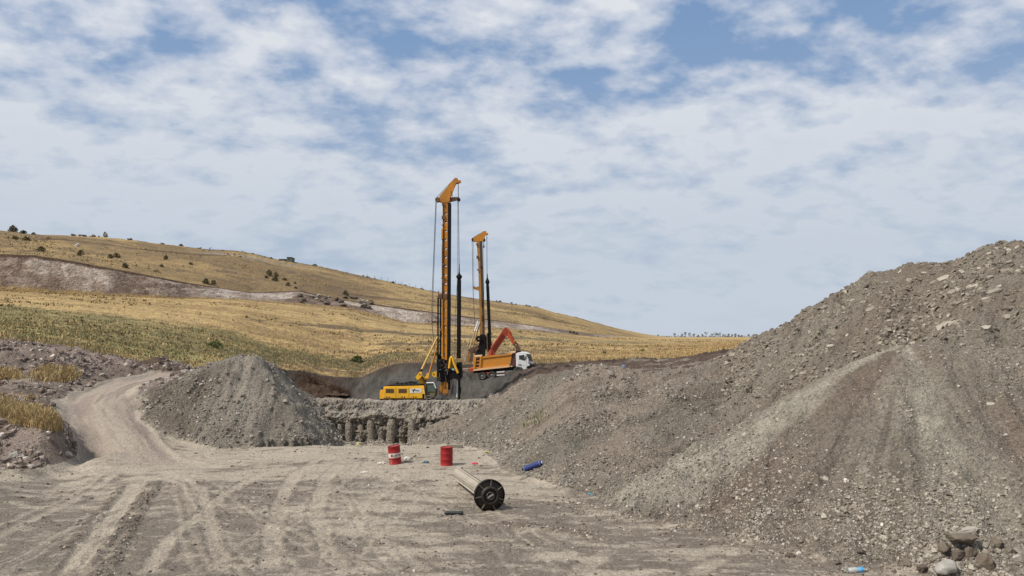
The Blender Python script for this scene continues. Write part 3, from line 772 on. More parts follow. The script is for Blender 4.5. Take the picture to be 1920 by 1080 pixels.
kk = (lowm * sstep(-.25, .35, rn2 + .5 * fbm(U * 1.2, Zw * .8, 135, 3)))[..., None]
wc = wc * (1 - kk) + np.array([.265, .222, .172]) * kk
ku = (sstep(.05, .4, fbm(U * 2.2, Zw * 2.4, 138, 4)) * t2 * sstep(1.0, .8, Vv))[..., None] * .75
wc = wc * (1 - ku) + np.array([.16, .13, .10]) * ku
kp = (sstep(.15, .5, fbm(U * 1.8, Zw * 1.8, 136, 4)))[..., None] * .7
wc = wc * (1 - kp) + np.array([.38, .335, .28]) * kp
wc = wc * (1 - np.clip(cv_ * 2.4, 0, .45)[..., None]) + np.array([.13, .105, .08]) * np.clip(cv_ * 2.4, 0, .45)[..., None]  # shade in the crevices darkened into the wall colour
wc *= (1 + .25 * rn2 + .25 * fbm(U * 5, Zw * 5, 139, 3))[..., None]
cw = np.stack([U, Yw, Zw], -1).reshape(-1, 3); iw = np.arange(nu * nv).reshape(nu, nv)
qw = np.stack([iw[:-1, :-1], iw[1:, :-1], iw[1:, 1:], iw[:-1, 1:]], -1).reshape(-1, 4)
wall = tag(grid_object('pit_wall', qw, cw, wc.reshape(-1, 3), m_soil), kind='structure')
m_pile = make_mat('pile_concrete', (.265, .226, .176), .95, dirt=.75, dirtc=(.19, .155, .118), scale=3.2, bump=.9, spec=.1, streak=True)
for k, (px, rad) in enumerate(cols_px):
    x0 = (px - 960) / F * 47; n = 26; nz = 44
    hgt = 1.42 + rnd.uniform(-.2, .25) if rad > .18 else rnd.uniform(.9, 1.25)
    aa = (np.arange(n) / n * 2 * math.pi)[None, :] * np.ones((nz + 1, 1)); zq = (-.7 + (hgt + .15) * np.arange(nz + 1) / nz)[:, None] * np.ones((1, n))
    rr_ = rad * (1.06 + .16 * fbm(np.cos(aa) * 1.3 + 9 * k, zq * 1.1 + np.sin(aa), 160, 3) + .16 * fbm(np.cos(aa) * 4 + 3 * k, zq * 5 + np.sin(aa) * 4, 161, 3) + .12 * (zq < -.35)) * np.interp(zq, [hgt - .85, hgt - .55], [1, .72])
    vs = np.stack([x0 + rr_ * np.cos(aa) + .05 * (zq + .5) * math.sin(k * 2.1), 47.13 + rr_ * .8 * np.sin(aa) + (0 if rad > .18 else .08), zq], -1)
    tn = fbm(aa * 1.2 + k * 5, zq * 2.2, 162, 4); tn2 = fbm(aa * 5 + k, zq * 1.5, 163, 3)
    cc = np.array([.35, .302, .242]) * (1 + .25 * tn + .25 * tn2)[..., None]; kd = sstep(.1, .4, tn2 + tn)[..., None] * .5; cc = cc * (1 - kd) + np.array([.17, .14, .108]) * kd
    ii = np.arange((nz + 1) * n).reshape(nz + 1, n); jn = np.roll(ii, -1, 1)
    qq_ = np.stack([ii[:-1], jn[:-1], jn[1:], ii[1:]], -1).reshape(-1, 4)
    o = grid_object('pile_column', qq_, vs.reshape(-1, 3), np.clip(cc, .02, .6).reshape(-1, 3), m_soil); o.parent = wall

# ------------------------------------------------------------------ stones
CUBE = np.array([(x, y, z) for z in (-1, 1) for y in (-1, 1) for x in (-1, 1)], float) * .5
CF = np.array([(0, 2, 3, 1), (4, 5, 7, 6), (0, 1, 5, 4), (2, 6, 7, 3), (0, 4, 6, 2), (1, 3, 7, 5)])
def rot_to(nrm, yaw, tilt):
    """matrices whose z axis is the (tilted) normal"""
    n_ = nrm + tilt; n_ /= np.linalg.norm(n_, axis=1, keepdims=True)
    h = np.stack([np.cos(yaw), np.sin(yaw), 0 * yaw], 1)
    xax = h - n_ * (h * n_).sum(1, keepdims=True); xax /= np.linalg.norm(xax, axis=1, keepdims=True)
    yax = np.cross(n_, xax)
    return np.stack([xax, yax, n_], -1)
def stone_soup(pos, nrm, size, flat, colr, name, parent, mat, seed=0):
    g = np.random.default_rng(seed); N = len(pos)
    v = CUBE[None] * (1 + g.uniform(-.42, .22, (N, 8, 3)))
    v[:, 4:, :2] *= g.uniform(.5, .95, (N, 1, 1))
    dims = np.stack([size, size * g.uniform(.5, .9, N), size * flat], 1)
    v = v * dims[:, None]
    M_ = rot_to(nrm.copy(), g.uniform(0, 6.28, N), g.normal(0, .28, (N, 3)))
    v = np.einsum('nij,nkj->nki', M_, v) + pos[:, None] + nrm[:, None] * (size * flat * .22)[:, None, None]
    fq = (CF[None] + (np.arange(N) * 8)[:, None, None]).reshape(-1, 4)
    cc = np.repeat(colr, 8, 0)
    o = grid_object(name, fq, v.reshape(-1, 3), cc, mat)
    o.data.polygons.foreach_set('use_smooth', np.zeros(len(fq), bool))
    if parent: o.parent = parent
    o['kind'] = 'stuff'
    return o
m_stone = soil_mat('stone', 0.35)
flatZ = Z.reshape(-1)
def scatter(dens, N, seed, amax=None):
    """random terrain points; dens: per-vertex density field (per square metre)"""
    g = np.random.default_rng(seed)
    wgt = (dens * AREA).reshape(-1); wgt = wgt / wgt.sum()
    k = g.choice(len(wgt), N, p=wgt)
    i, j = k // NC, k % NC; i = np.clip(i, 0, NR - 2); j2 = np.clip(j + 1, 0, NC - 1)
    a, b = g.random((2, N, 1))
    P3 = COORD.reshape(NR, NC, 3)
    p = P3[i, j] * (1 - a) * (1 - b) + P3[i + 1, j] * a * (1 - b) + P3[i, j2] * (1 - a) * b + P3[i + 1, j2] * a * b
    return p, NRM[i, j], i, j
inview = (np.abs(THm) < R(37)).astype(float)
DIST = np.maximum(RR, 14.0)
own = owner.astype(int); isA = (own == 4) & (hA > hB); isB = (own == 4) & ~isA
patch = np.zeros(RR.shape); patch[NW] = sstep(-.1, .35, fbm(xn * .45, yn * .45, 140, 4))
streakA = np.zeros(RR.shape); streakA[NW] = sstep(-.15, .25, fbm(sAn * .5, dAn * .16, 141, 4)); streakB = np.zeros(RR.shape); streakB[NW] = sstep(-.1, .3, fbm(sBn * .6, dBn * .15, 142, 4))
bandA = np.clip(np.exp(-((hA - hB - .35) / .6) ** 2), 0, 1) * isA
rollB = sstep(3.0, .4, Z) * isB
w2 = (1 / DIST ** 1.6)
def palette(n, g, ps, cs):
    k = g.choice(len(cs), n, p=ps); return np.array(cs)[k] * g.uniform(.82, 1.18, (n, 1))
SC = [(.27, .235, .19), (.21, .18, .145), (.345, .305, .25), (.15, .125, .10), (.46, .42, .36)]
SCa = [(.225, .195, .155), (.18, .152, .12), (.30, .262, .212), (.125, .104, .08), (.40, .36, .30)]
SCd = [(.24, .215, .18), (.18, .155, .125), (.31, .285, .24), (.13, .105, .085), (.40, .37, .32)]
def soup(name, L, dens, N, smin, smax_, seed, ps=(.3, .3, .2, .15, .05), cs=SC, flat=(.25, .6)):
    p, n_, i, j = scatter(dens * inview * (RR < 75), N, seed)
    g = np.random.default_rng(seed + 500)
    dist = np.hypot(p[:, 0], p[:, 1])
    sz = smin * (smax_ / smin) ** (g.random(N) ** 2.4) * np.clip(dist / 30, .75, 1.6)
    return stone_soup(p, n_, sz, g.uniform(*flat, N), palette(N, g, ps, cs), name, terr[L] if L is not None else None, m_stone, seed)
soup('stones', 4, w2 * isA * (.35 + streakA + 1.8 * bandA), 21000, .035, .26, 1, cs=SCa, ps=(.34, .34, .12, .18, .02), flat=(.12, .36))
soup('stones', 4, w2 * isB * (.12 + .9 * streakB + 1.3 * rollB), 15000, .03, .13, 2, flat=(.25, .6))
soup('stones', 3, w2 * (own == 3) * (.2 + patch + sstep(1.2, .1, Z)), 9000, .04, .15, 3, cs=SCd)
soup('stones', 2, w2 * (own == 2) * (.2 + patch + sstep(1.0, .1, Z)), 3500, .04, .16, 4, cs=SCd)
soup('stones', 4, w2 * isB * sstep(2.2, .3, Z) * (.15 + patch) * sstep(1250, 1420, PXm), 5200, .055, .2, 12, (.3, .3, .22, .15, .03), flat=(.3, .6))
lab5 = (LAB == 5)
soup('stones', 5, w2 * lab5 * (.1 + patch * 1.2), 6500, .05, .34, 5, (.25, .35, .12, .25, .03), cs=[(.27, .215, .185), (.20, .155, .125), (.42, .36, .31), (.14, .105, .08), (.52, .46, .40)])
fdens = np.zeros(RR.shape); fdens[NW] = (.05 + 1.2 * churn + 2.4 * churn2 + .8 * churn3 + .35 * damp * patch[NW] + 1.6 * np.exp(-np.clip(.45 - (hB[NW] + .6), 0, 9) / .35)) * (1 - trk) * (owner[NW] == 0) * (LAB[NW] == 0)
soup('stones', 0, w2 * fdens * (RR > 15) * (RR < 50), 8500, .03, .15, 6, (.30, .34, .10, .24, .02), cs=[(.27, .225, .18), (.2, .16, .125), (.38, .33, .27), (.13, .10, .08), (.5, .46, .4)])
soup('stones', 6, w2 * ((LAB == 6) & (RR < 140)) * inview * patch, 10, .1, .2, 7) if False else None
# rubble in front of the far wall
gw = np.random.default_rng(77); Nw = 1500
pw_ = np.stack([gw.uniform(WX0, WX1, Nw), 47.0 - np.abs(gw.normal(0, .55, Nw)), np.zeros(Nw)], 1)
pw_[:, 2] = [ground_at(a, b)[0] for a, b, _ in pw_]
stone_soup(pw_, np.tile([0., -.2, 1.], (Nw, 1)), gw.uniform(.05, .2, Nw), gw.uniform(.4, .7, Nw), palette(Nw, gw, (.3, .3, .2, .15, .05), SC), 'stones', wall, m_stone, 9)

# larger slabs picked out one by one
def stone_mesh(seed, flat):
    g = random.Random(seed); me = bpy.data.meshes.new('stone')
    import bmesh
    bm = bmesh.new()
    nS = g.choice((5, 6, 7)); top = []; bot = []
    for k in range(nS):
        a = 2 * math.pi * k / nS + g.uniform(-.3, .3); r = g.uniform(.36, .56)
        bot.append(bm.verts.new((r * math.cos(a), r * math.sin(a) * .75, -flat / 2)))
        r2 = r * g.uniform(.72, .96); top.append(bm.verts.new((r2 * math.cos(a), r2 * math.sin(a) * .75, flat / 2 + g.uniform(-.12, .12) * flat)))
    bm.faces.new(top); bm.faces.new(bot[::-1])
    for k in range(nS): bm.faces.new((bot[k], bot[(k + 1) % nS], top[(k + 1) % nS], top[k]))
    bm.faces.ensure_lookup_table(); bmesh.ops.triangulate(bm, faces=[bm.faces[0]])
    bm.to_mesh(me); bm.free()
    return me
def plain_stone_mat(name, c):
    return make_mat(name, c, .92, dirt=.5, dirtc=(c[0] * .6, c[1] * .58, c[2] * .55), scale=5, bump=.5, spec=.15)
stm = [plain_stone_mat('slab_grey', (.27, .235, .19)), plain_stone_mat('slab_pale', (.38, .34, .28)), plain_stone_mat('slab_dark', (.18, .15, .12))]
stone_meshes = []
for k in range(9):
    me = stone_mesh(k, (.14, .2, .28, .5)[k % 4]); me.materials.append(stm[(0, 1, 0, 2, 1, 2, 0, 1, 2)[k]]); stone_meshes.append(me)
def put_stone(p, n_, size, parent, me=None, yaw=None, tilt=.25, stretch=1.0):
    me = me or rnd.choice(stone_meshes)
    nn = (Vector(n_) + Vector((rnd.gauss(0, tilt), rnd.gauss(0, tilt), 0))).normalized()
    o = bpy.data.objects.new('stone', me); col.objects.link(o); o.parent = parent
    q_ = nn.to_track_quat('Z', 'Y').to_matrix().to_4x4() @ Matrix.Rotation(rnd.uniform(0, 6.28) if yaw is None else yaw, 4, 'Z')
    o.matrix_world = Matrix.Translation(Vector(p) + nn * size * .04) @ q_ @ Matrix.Diagonal((size * stretch, size, size, 1))
    return o
p_, n_, i_, j_ = scatter(isA * inview * (PXm < 1960) * (.15 + streakA + 2.2 * bandA) * (RR < 55), 190, 21)
slabs_A = [stone_meshes[k] for k in (0, 1, 2, 0, 3, 5, 6, 8, 5)]
for a, b in zip(p_, n_): put_stone(a, b, .24 + .30 * rnd.random() ** 2.5, terr[4], rnd.choice(slabs_A))
p_, n_, i_, j_ = scatter(isB * inview * (PXm < 1960) * (.1 + rollB + .4 * streakB) / DIST ** 2, 60, 22)
for a, b in zip(p_, n_): put_stone(a, b, .17 + .14 * rnd.random(), terr[4])
for px, py, s_, k_, yaw, st in [(1772, 522, .95, 1, .5, 1.7), (1733, 512, .55, 1, 0, 1), (1587, 551, .8, 1, 0, 1.2), (1632, 580, .8, 0, .6, 1.3), (1556, 649, .6, 4, .3, 1.4), (1505, 665, .55, 1, 0, 1.3),
                            (1770, 612, 1.0, 4, .5, 1.9), (1736, 610, .6, 1, 0, 1.2), (1850, 617, .7, 7, 0, 1.2), (1848, 563, .6, 7, .4, 1.6), (1890, 596, .7, 1, .2, 1.2), (1890, 477, .5, 7, 0, 1.3), (1862, 650, .35, 4, 0, 1), (1857, 756, .42, 4, 0, 1.5),
                            (1862, 546, .7, 0, .5, 2.0), (1355, 733, .5, 4, 0, 1.1), (1375, 722, .45, 1, 0, 1.2), (1895, 497, .5, 2, .5, 1.5), (1590, 904, .22, 7, 0, 1), (1445, 1032, .24, 4, 0, 1.4), (1530, 1015, .2, 7, 0, 1.3), (1470, 1016, .22, 0, 0, 1.3)]:
    p, n = hit(px, py); put_stone(p, n, s_ * .62, terr[4], stone_meshes[k_], yaw, .1, st)
p_, n_, i_, j_ = scatter(lab5 * inview * patch / DIST, 60, 23)
for a, b in zip(p_, n_): put_stone(a, b, .28 + .3 * rnd.random() ** 2, terr[5])
p_, n_, i_, j_ = scatter((own == 3) * inview * patch / DIST, 45, 24)
for a, b in zip(p_, n_): put_stone(a, b, .18 + .16 * rnd.random() ** 2, terr[3], stone_meshes[rnd.choice((0, 2, 3, 5, 8))])

# boulders: rounder lumps, things of their own
def boulder(name, px, py, size, mat, label, group=None, flat=.75, seed=0, sx=1.0, sink=.25, cat='rock', at=None, rz=0):
    import bmesh
    bm = bmesh.new(); bmesh.ops.create_icosphere(bm, subdivisions=3, radius=.5)
    g = random.Random(seed); ks = [Vector((g.gauss(0, 1), g.gauss(0, 1), g.gauss(0, 1))).normalized() for _ in range(13)]; lim = [g.uniform(.22, .38) for _ in ks]
    for v in bm.verts:
        for k_, l_ in zip(ks, lim):
            d_ = v.co.dot(k_)
            if d_ > l_: v.co -= k_ * (d_ - l_) * .92
        v.co += v.normal * (.03 * math.sin(v.co.x * 23 + seed) * math.cos(v.co.y * 19) + g.uniform(-.012, .012))
    for v in bm.verts: v.co = Vector((v.co.x * sx, v.co.y * .85, v.co.z * flat)) * size
    me = bpy.data.meshes.new(name); bm.to_mesh(me); bm.free(); me.materials.append(mat)
    o = bpy.data.objects.new(name, me); col.objects.link(o)
    p = at if at is not None else hit(px, py)[0]
    o.location = p + Vector((0, 0, size * flat * (.42 - sink))); o.rotation_euler = (g.uniform(-.3, .3), g.uniform(-.3, .3), g.uniform(0, 3) if not rz else rz)
    return tag(o, label, cat, group)
m_b1 = plain_stone_mat('boulder_brown', (.16, .13, .10)); m_b2 = plain_stone_mat('boulder_pale', (.36, .325, .275)); m_b3 = plain_stone_mat('boulder_dark', (.12, .095, .075)); m_bw = plain_stone_mat('stone_white', (.62, .58, .52))
G1 = 'boulders in the pile at the foot of the right heap'
boulder('boulder', 1802, 1018, .74, m_b1, 'long dark slab-like boulder lying on top of the boulder pile', G1, .42, 3, 1.35, .1, at=hit(1806, 1034)[0] + Vector((0, 0.0, .20)), rz=-.3)
boulder('boulder', 1846, 1062, .62, m_b1, 'angular brown boulder at the right of the boulder pile, behind the white sack', G1, .9, 8, 1.0)
boulder('boulder', 1820, 1052, .5, m_b1, 'upright brown boulder in the middle of the boulder pile', G1, 1.1, 5, .8)
boulder('boulder', 1768, 1040, .50, m_b1, 'brown boulder at the left end under the long slab', G1, .8, 6, 1.1)
boulder('boulder', 1795, 1046, .5, m_b3, 'dark boulder in the shade below the long slab', G1, .7, 7, 1.2)
boulder('boulder', 1868, 1030, .4, m_b1, 'small brown boulder at the upper right of the boulder pile', G1, .8, 9, 1.1)
boulder('boulder', 1815, 1000, .52, m_b2, 'pale cracked boulder half buried above the boulder pile', None, .5, 10, 1.2)
boulder('boulder', 1700, 1052, .38, m_b1, 'brown boulder left of the white sack', None, .6, 11, 1.2)
boulder('boulder', 1727, 1068, .4, m_b3, 'dark squat boulder between the plastic bottle and the white sack', None, .7, 12, 1.1)
boulder('boulder', 1482, 1044, .3, m_b3, 'small dark jagged rock on the dust below the right heap', None, .6, 13, 1.5)
boulder('boulder', 1570, 1056, .26, m_b3, 'small dark round rock just left of the plastic bottle', None, .8, 14, 1.0)
boulder('boulder', 1614, 1040, .3, m_b3, 'dark flattish rock at the heap foot above the plastic bottle', None, .6, 15, 1.4)
boulder('boulder', 1365, 718, .0001 + .6, m_b3, 'dark brown rock on the saddle between the middle and right heaps', None, .6, 16, 1.4)
boulder('boulder', 28, 856, .55, m_b2, 'pale brown boulder on the earth bank at the left edge', None, .7, 17, 1.2)
boulder('boulder', 192, 704, .6, m_b2, 'largest pale stone beside the upper dirt road', None, .6, 18, 1.3)
boulder('boulder', 80, 695, .5, m_b2, 'rounded pale brown stone on the rubble bank at the left', None, .8, 19, 1.0)
boulder('boulder', 102, 694, .62, m_b2, 'pale pointed stone behind the dry grass on the rubble bank', None, .9, 20, 1.0)
boulder('boulder', 1145, 703, .5, m_b2, 'pale upright rock below the crest of the middle heap', None, 1.0, 22, .8)
boulder('boulder', 1590, 1078, .2, m_b1, 'small brown rock at the bottom edge near the plastic bottle', None, .7, 23, 1.0) if False else None

# ------------------------------------------------------------------ grass (blades joined: nobody could count them)
m_grass = soil_mat('grass_blades', 0.0)
def blades(p, h, wdt, lean, colr, name, parent, seed, label=None, cat=None):
    g = np.random.default_rng(seed); N = len(p)
    a = g.uniform(0, 6.28, N); dx = np.stack([np.cos(a), np.sin(a), 0 * a], 1); b = g.uniform(0, 6.28, N)
    ld = np.stack([np.cos(b), np.sin(b), 0 * b], 1) * (lean * h * g.uniform(.2, 1, N))[:, None]
    up = np.array([0, 0, 1.])
    hw = (wdt * .5)[:, None]
    v = np.stack([p - dx * hw - up * .05, p + dx * hw - up * .05, p + dx * hw * .8 + ld * .35 + up * (h * .55)[:, None], p - dx * hw * .8 + ld * .35 + up * (h * .55)[:, None],
                  p + ld + up * h[:, None] + dx * hw * .2, p + ld + up * h[:, None] - dx * hw * .2], 1)
    ix = (np.arange(N) * 6)[:, None]
    fq = np.concatenate([ix + np.array([[0, 1, 2, 3]]), ix + np.array([[3, 2, 4, 5]])], 0)
    o = grid_object(name, fq, v.reshape(-1, 3), np.repeat(colr, 6, 0), m_grass)
    if parent: o.parent = parent
    return tag(o, label, cat, kind='stuff')
def clumps(p, per, spread, seed):
    g = np.random.default_rng(seed); N = len(p)
    q_ = np.repeat(p, per, 0); q_[:, :2] += g.normal(0, spread, (N * per, 2)); return q_, g
# field
f_d = np.zeros(RR.shape); fu_all = np.clip((RR - G_r) / (B_r - G_r), -1, 2)
gmask = np.zeros(RR.shape); gmask[q] = gb2
f_d[q] = (fu < .42) * np.exp(-fu * 5.0)
p, n_, i, j = scatter(f_d * (1 - gmask * .6) * inview / DIST ** .6, 15000, 31)
q_, g = clumps(p, 4, .22, 31)
cc = palette(len(q_), g, (.4, .35, .15, .1), [(.43, .31, .155), (.34, .235, .115), (.25, .18, .085), (.50, .40, .22)])
blades(q_, g.uniform(.12, .38, len(q_)), g.uniform(.05, .12, len(q_)), .55, cc, 'dry_grass', terr[7], 32)
p, n_, i, j = scatter(f_d * gmask * inview / DIST ** .6, 5000, 33)
q_, g = clumps(p, 5, .3, 33)
cc = palette(len(q_), g, (.4, .3, .2, .1), [(.17, .16, .078), (.24, .205, .10), (.13, .13, .06), (.38, .30, .15)])
blades(q_, g.uniform(.04, .19, len(q_)), g.uniform(.06, .13, len(q_)), .8, cc, 'green_grass', terr[7], 34)
p, n_, i, j = scatter((((LAB == 7) & (fu_all > .15)) | ((LAB == 9) & (RR < 460))) * (RR < 330) * inview * (.02 + sstep(.0, .5, np.concatenate([np.zeros((NEAR, NC)), fbm(X[NEAR:] * .045, Y[NEAR:] * .09, 145, 4)], 0))) / DIST ** .8, 2600, 35)
q_, g = clumps(p, 4, .5, 35)
cc = palette(len(q_), g, (.35, .3, .2, .15), [(.36, .26, .13), (.24, .17, .085), (.15, .115, .06), (.14, .135, .06)])
blades(q_, g.uniform(.12, .45, len(q_)), g.uniform(.15, .4, len(q_)), .9, cc, 'dry_grass', terr[7], 36)
# two straw-coloured patches on the left bank and one further back, and weeds on the middle heap
def patch_grass(poly, N, h, seed, parent, name='dry_grass', pal=None, per=6, wd=(.02, .05), sp=.12):
    g = np.random.default_rng(seed); xs = [a[0] for a in poly]; ys = [a[1] for a in poly]; out = []
    while len(out) < N:
        px, py = g.uniform(min(xs), max(xs)), g.uniform(min(ys), max(ys)); c = False
        for (x1, y1), (x2, y2) in zip(poly, poly[1:] + poly[:1]):
            if (y1 > py) != (y2 > py) and px < (x2 - x1) * (py - y1) / (y2 - y1) + x1: c = not c
        if c: out.append(tuple(hit(px, py)[0]))
    q_, g = clumps(np.array(out), per, sp, seed + 1)
    cc = palette(len(q_), g, (.4, .3, .2, .1), pal or [(.47, .35, .17), (.38, .27, .13), (.28, .2, .10), (.56, .44, .25)])
    blades(q_, g.uniform(h * .4, h, len(q_)), g.uniform(*wd, len(q_)), .7, cc, name, parent, seed + 2)
patch_grass([(-30, 762), (30, 760), (75, 764), (104, 778), (108, 800), (95, 806), (60, 803), (22, 800), (25, 788), (10, 782), (-30, 782)], 1500, .42, 41, terr[5])
patch_grass([(62, 700), (90, 692), (138, 694), (140, 712), (120, 716), (75, 714)], 420, .55, 44, terr[5], wd=(.04, .08), sp=.2)
patch_grass([(0, 698), (35, 700), (40, 710), (0, 712)], 140, .45, 47, terr[5], wd=(.04, .08), sp=.2)
patch_grass([(0, 740), (60, 742), (70, 750), (0, 756)], 120, .25, 50, terr[5])
patch_grass([(978, 800), (1012, 768), (1036, 764), (1020, 788), (990, 808)], 34, .2, 53, terr[3], 'weeds', [(.14, .15, .06), (.19, .19, .09), (.42, .38, .2), (.10, .11, .05)], 5)

# ------------------------------------------------------------------ shrubs on the hill
m_leaf = make_mat('shrub_leaves', (.085, .082, .045), .9, dirt=.5, dirtc=(.15, .12, .07), spec=.1)
m_leafd = make_mat('shrub_leaves_dry', (.17, .135, .075), .9, dirt=.5, dirtc=(.09, .07, .045), spec=.1)
m_stem = make_mat('shrub_stems', (.13, .095, .07), .9, spec=.1)
def shrub(px, py, wpx, hpx, label, mat=None, seed=0, group='bushes scattered over the golden hill', cat='bush', name='shrub', at=None, D=None, n=150):
    p = at if at is not None else hit(px, py)[0]
    D = p.y; mpp = D / F; wd, ht = wpx * mpp, hpx * mpp
    root = empty(name, p, label, cat, group)
    g = random.Random(seed)
    mb = MB()
    for k in range(n):
        a = g.uniform(0, 6.28); r = math.sqrt(g.random()); z = g.uniform(.08, 1) 
        rr_ = r * wd / 2 * math.sqrt(max(0.05, 1 - (z * .9) ** 2.2)) * g.uniform(.85, 1.15)
        c = Vector((rr_ * math.cos(a), rr_ * math.sin(a), z * ht * (1 - .25 * r) * g.uniform(.9, 1.15)))
        s_ = g.uniform(.07, .16) * min(wd, ht * 1.6)
        e1 = Vector((g.gauss(0, 1), g.gauss(0, 1), g.gauss(0, 1))).normalized() * s_; e2 = Vector((g.gauss(0, 1), g.gauss(0, 1), g.gauss(0, 1))).normalized() * s_
        mb.add([c + e1, c + e2, c - e1 * .8, c - e2 * .7], [(0, 1, 2, 3)])
    mb.build('foliage', mat or m_leaf, root)
    st = MB()
    for k in range(5):
        a = g.uniform(0, 6.28); st.tube((0, 0, -.2), (math.cos(a) * wd * .25, math.sin(a) * wd * .25, ht * .7), .03 * ht + .01, .01, n=5)
    st.build('stems', m_stem, root)
    return root
def sky_pt(px, back=.4):
    """a point on the crest line of the hill in photo column px"""
    j = int(np.argmin(np.abs(TH - th_of(px)))); e_ = (Z[200:RIDX[7], j] - EYE) / RR[200:RIDX[7], j]; i = int(np.argmax(e_)) + 200
    return Vector((X[i, j], Y[i, j], Z[i, j]))
for k, (px, py, wp, hp_, lb, mt) in enumerate([
    (17, 0, 20, 14, 'largest dark round bush on the skyline at the far left of the hill', 0), (38, 0, 16, 8, 'low dark bush on the skyline right of the largest one', 0),
    (57, 0, 10, 6, 'small dark bush at the right end of the skyline trio on the left', 0), (191, 0, 11, 12, 'brown upright bush standing alone on the skyline', 1),
    (240, 0, 9, 5, 'tiny dark bush on the skyline among stones left of the crest', 0), (300, 0, 14, 5, 'flat pale-topped bush on the skyline above the upper ledge', 1),
    (335, 0, 10, 5, 'small dark bush on the skyline left of the two posts', 0),
    (50, 447, 16, 8, 'brown bush just below the skyline at the far left', 1), (28, 445, 14, 7, 'dry brown bush under the largest skyline bush', 1), (78, 466, 18, 9, 'wide green-brown bush above the left end of the cut slope', 1),
    (151, 474, 14, 12, 'dark bush beside the white boulder on the hill', 0), (207, 481, 12, 8, 'dark bush left of the wide one in the middle of the hill', 0), (218, 479, 20, 8, 'wide low dark bush in the middle of the left hill', 0),
    (235, 498, 14, 9, 'dark bush close above the cut slope edge', 0), (311, 483, 11, 10, 'very dark compact bush alone on the upper slope', 0),
    (303, 498, 9, 5, 'small bush below the very dark compact one', 0), (386, 527, 16, 10, 'left bush of the dark pair above the cut slope', 0), (400, 529, 12, 12, 'right, taller bush of the dark pair above the cut slope', 0),
    (358, 494, 9, 5, 'pale low bush below the rocky ledge', 1), (293, 508, 16, 5, 'flat brownish bush near the cut edge left of the dark pair', 1),
    (505, 511, 15, 13, 'left brown bush of the cluster under the hut', 1), (517, 515, 12, 12, 'tall brown bush of the cluster under the hut', 1), (516, 523, 16, 7, 'low green bush in the middle of the cluster under the hut', 0),
    (499, 519, 9, 5, 'small green bush at the left of the cluster under the hut', 0), (533, 523, 11, 5, 'small bush at the right of the cluster under the hut', 1), (540, 532, 11, 8, 'dark round bush at the lower right of the cluster under the hut', 0),
    (553, 530, 7, 4, 'tiny dark bush right of the dark round one', 0), (648, 549, 13, 10, 'dark upright bush on top of the rocky outcrop', 0), (554, 539, 9, 4, 'tiny bush above the left end of the rocky outcrop', 0),
    (737, 0, 8, 6, 'small round bush on the skyline left of the drilling masts', 0), (588, 0, 14, 5, 'pale low bush on the skyline right of the hut', 1),
    (1069, 622, 7, 5, 'left bush of the three in the gully on the right end of the hill', 0), (1076, 623, 7, 5, 'middle bush of the three in the gully on the right end of the hill', 0), (1082, 625, 6, 4, 'right bush of the three in the gully on the right end of the hill', 0),
    (820, 574, 7, 3, 'tiny dark bush on the slope right of the tall mast', 0)]):
    if px == 820: continue
    shrub(px, py, wp * .85, hp_, lb, (m_leaf, m_leafd)[mt], 300 + k, at=(sky_pt(px) - Vector((0, 0, .4))) if py == 0 else hit(px, py + hp_ * .5)[0])
# darker herbs in the field: green clumps one can tell apart
for k, (px, py, wp, hp_, lb) in enumerate([(402, 645, 34, 12, 'bright green clump at the right end of the green band'), (816, 664, 18, 7, 'green clump in the straw just left of the tall mast') , (670, 672, 22, 12, 'green weed clump above the dark pit bank'),
        (1133, 661, 9, 4, 'left dark clump in the golden field'), (1205, 656, 8, 4, 'right dark clump in the golden field')]):
    shrub(px, py, wp, hp_, lb, make_mat('weed_green_%d' % k, (.10, .125, .045), .9, dirt=.4, dirtc=(.2, .17, .08), spec=.1), 400 + k, group=None, cat='weeds', name='weed_clump', n=220, at=hit(px, py + hp_ * .5)[0])

# far row of trees on the horizon
m_ft = make_mat('far_tree', (.23, .235, .21), .9, spec=.05)  # distance haze mixed into the colour, paler than the trees
for k, (px, hp_, wp) in enumerate([(1265, 8, 4), (1279, 7, 3), (1285, 10, 5), (1293, 9, 5), (1301, 7, 5), (1309, 5, 3), (1317, 6, 3), (1324, 10, 8), (1335, 7, 4), (1341, 9, 7), (1345, 8, 4), (1350, 9, 4), (1357, 6, 5), (1366, 7, 4), (1373, 6, 3), (1379, 7, 4), (1385, 5, 3), (1391, 4, 3), (1404, 6, 4), (1413, 6, 6), (1234, 5, 2)]):
    D = 940; base = P(px, 632.5, D); base.z = EYE - .5
    root = empty('tree', base, 'small thin tree in the far row on the flat horizon', 'tree', 'far row of trees on the horizon')
    g = random.Random(k); mpp = D / F; H = hp_ * mpp; W = wp * mpp
    MB().tube((0, 0, 0), (g.uniform(-.3, .3), 0, H * .75), .34, .18, n=5).build('trunk', m_ft, root)
    mb = MB()
    for _ in range(46):
        a = g.uniform(0, 6.28); r = g.random() ** .5 * W / 2; z = g.uniform(.5, 1) * H
        c = Vector((r * math.cos(a), r * math.sin(a), z)); s_ = g.uniform(.35, .8)
        e1 = Vector((g.gauss(0, 1), g.gauss(0, 1), g.gauss(0, 1))).normalized() * s_; e2 = Vector((g.gauss(0, 1), g.gauss(0, 1), g.gauss(0, 1))).normalized() * s_
        mb.add([c + e1, c + e2, c - e1, c - e2], [(0, 1, 2, 3)])
    mb.build('crown', m_ft, root)
mb = MB(); g = random.Random(5)
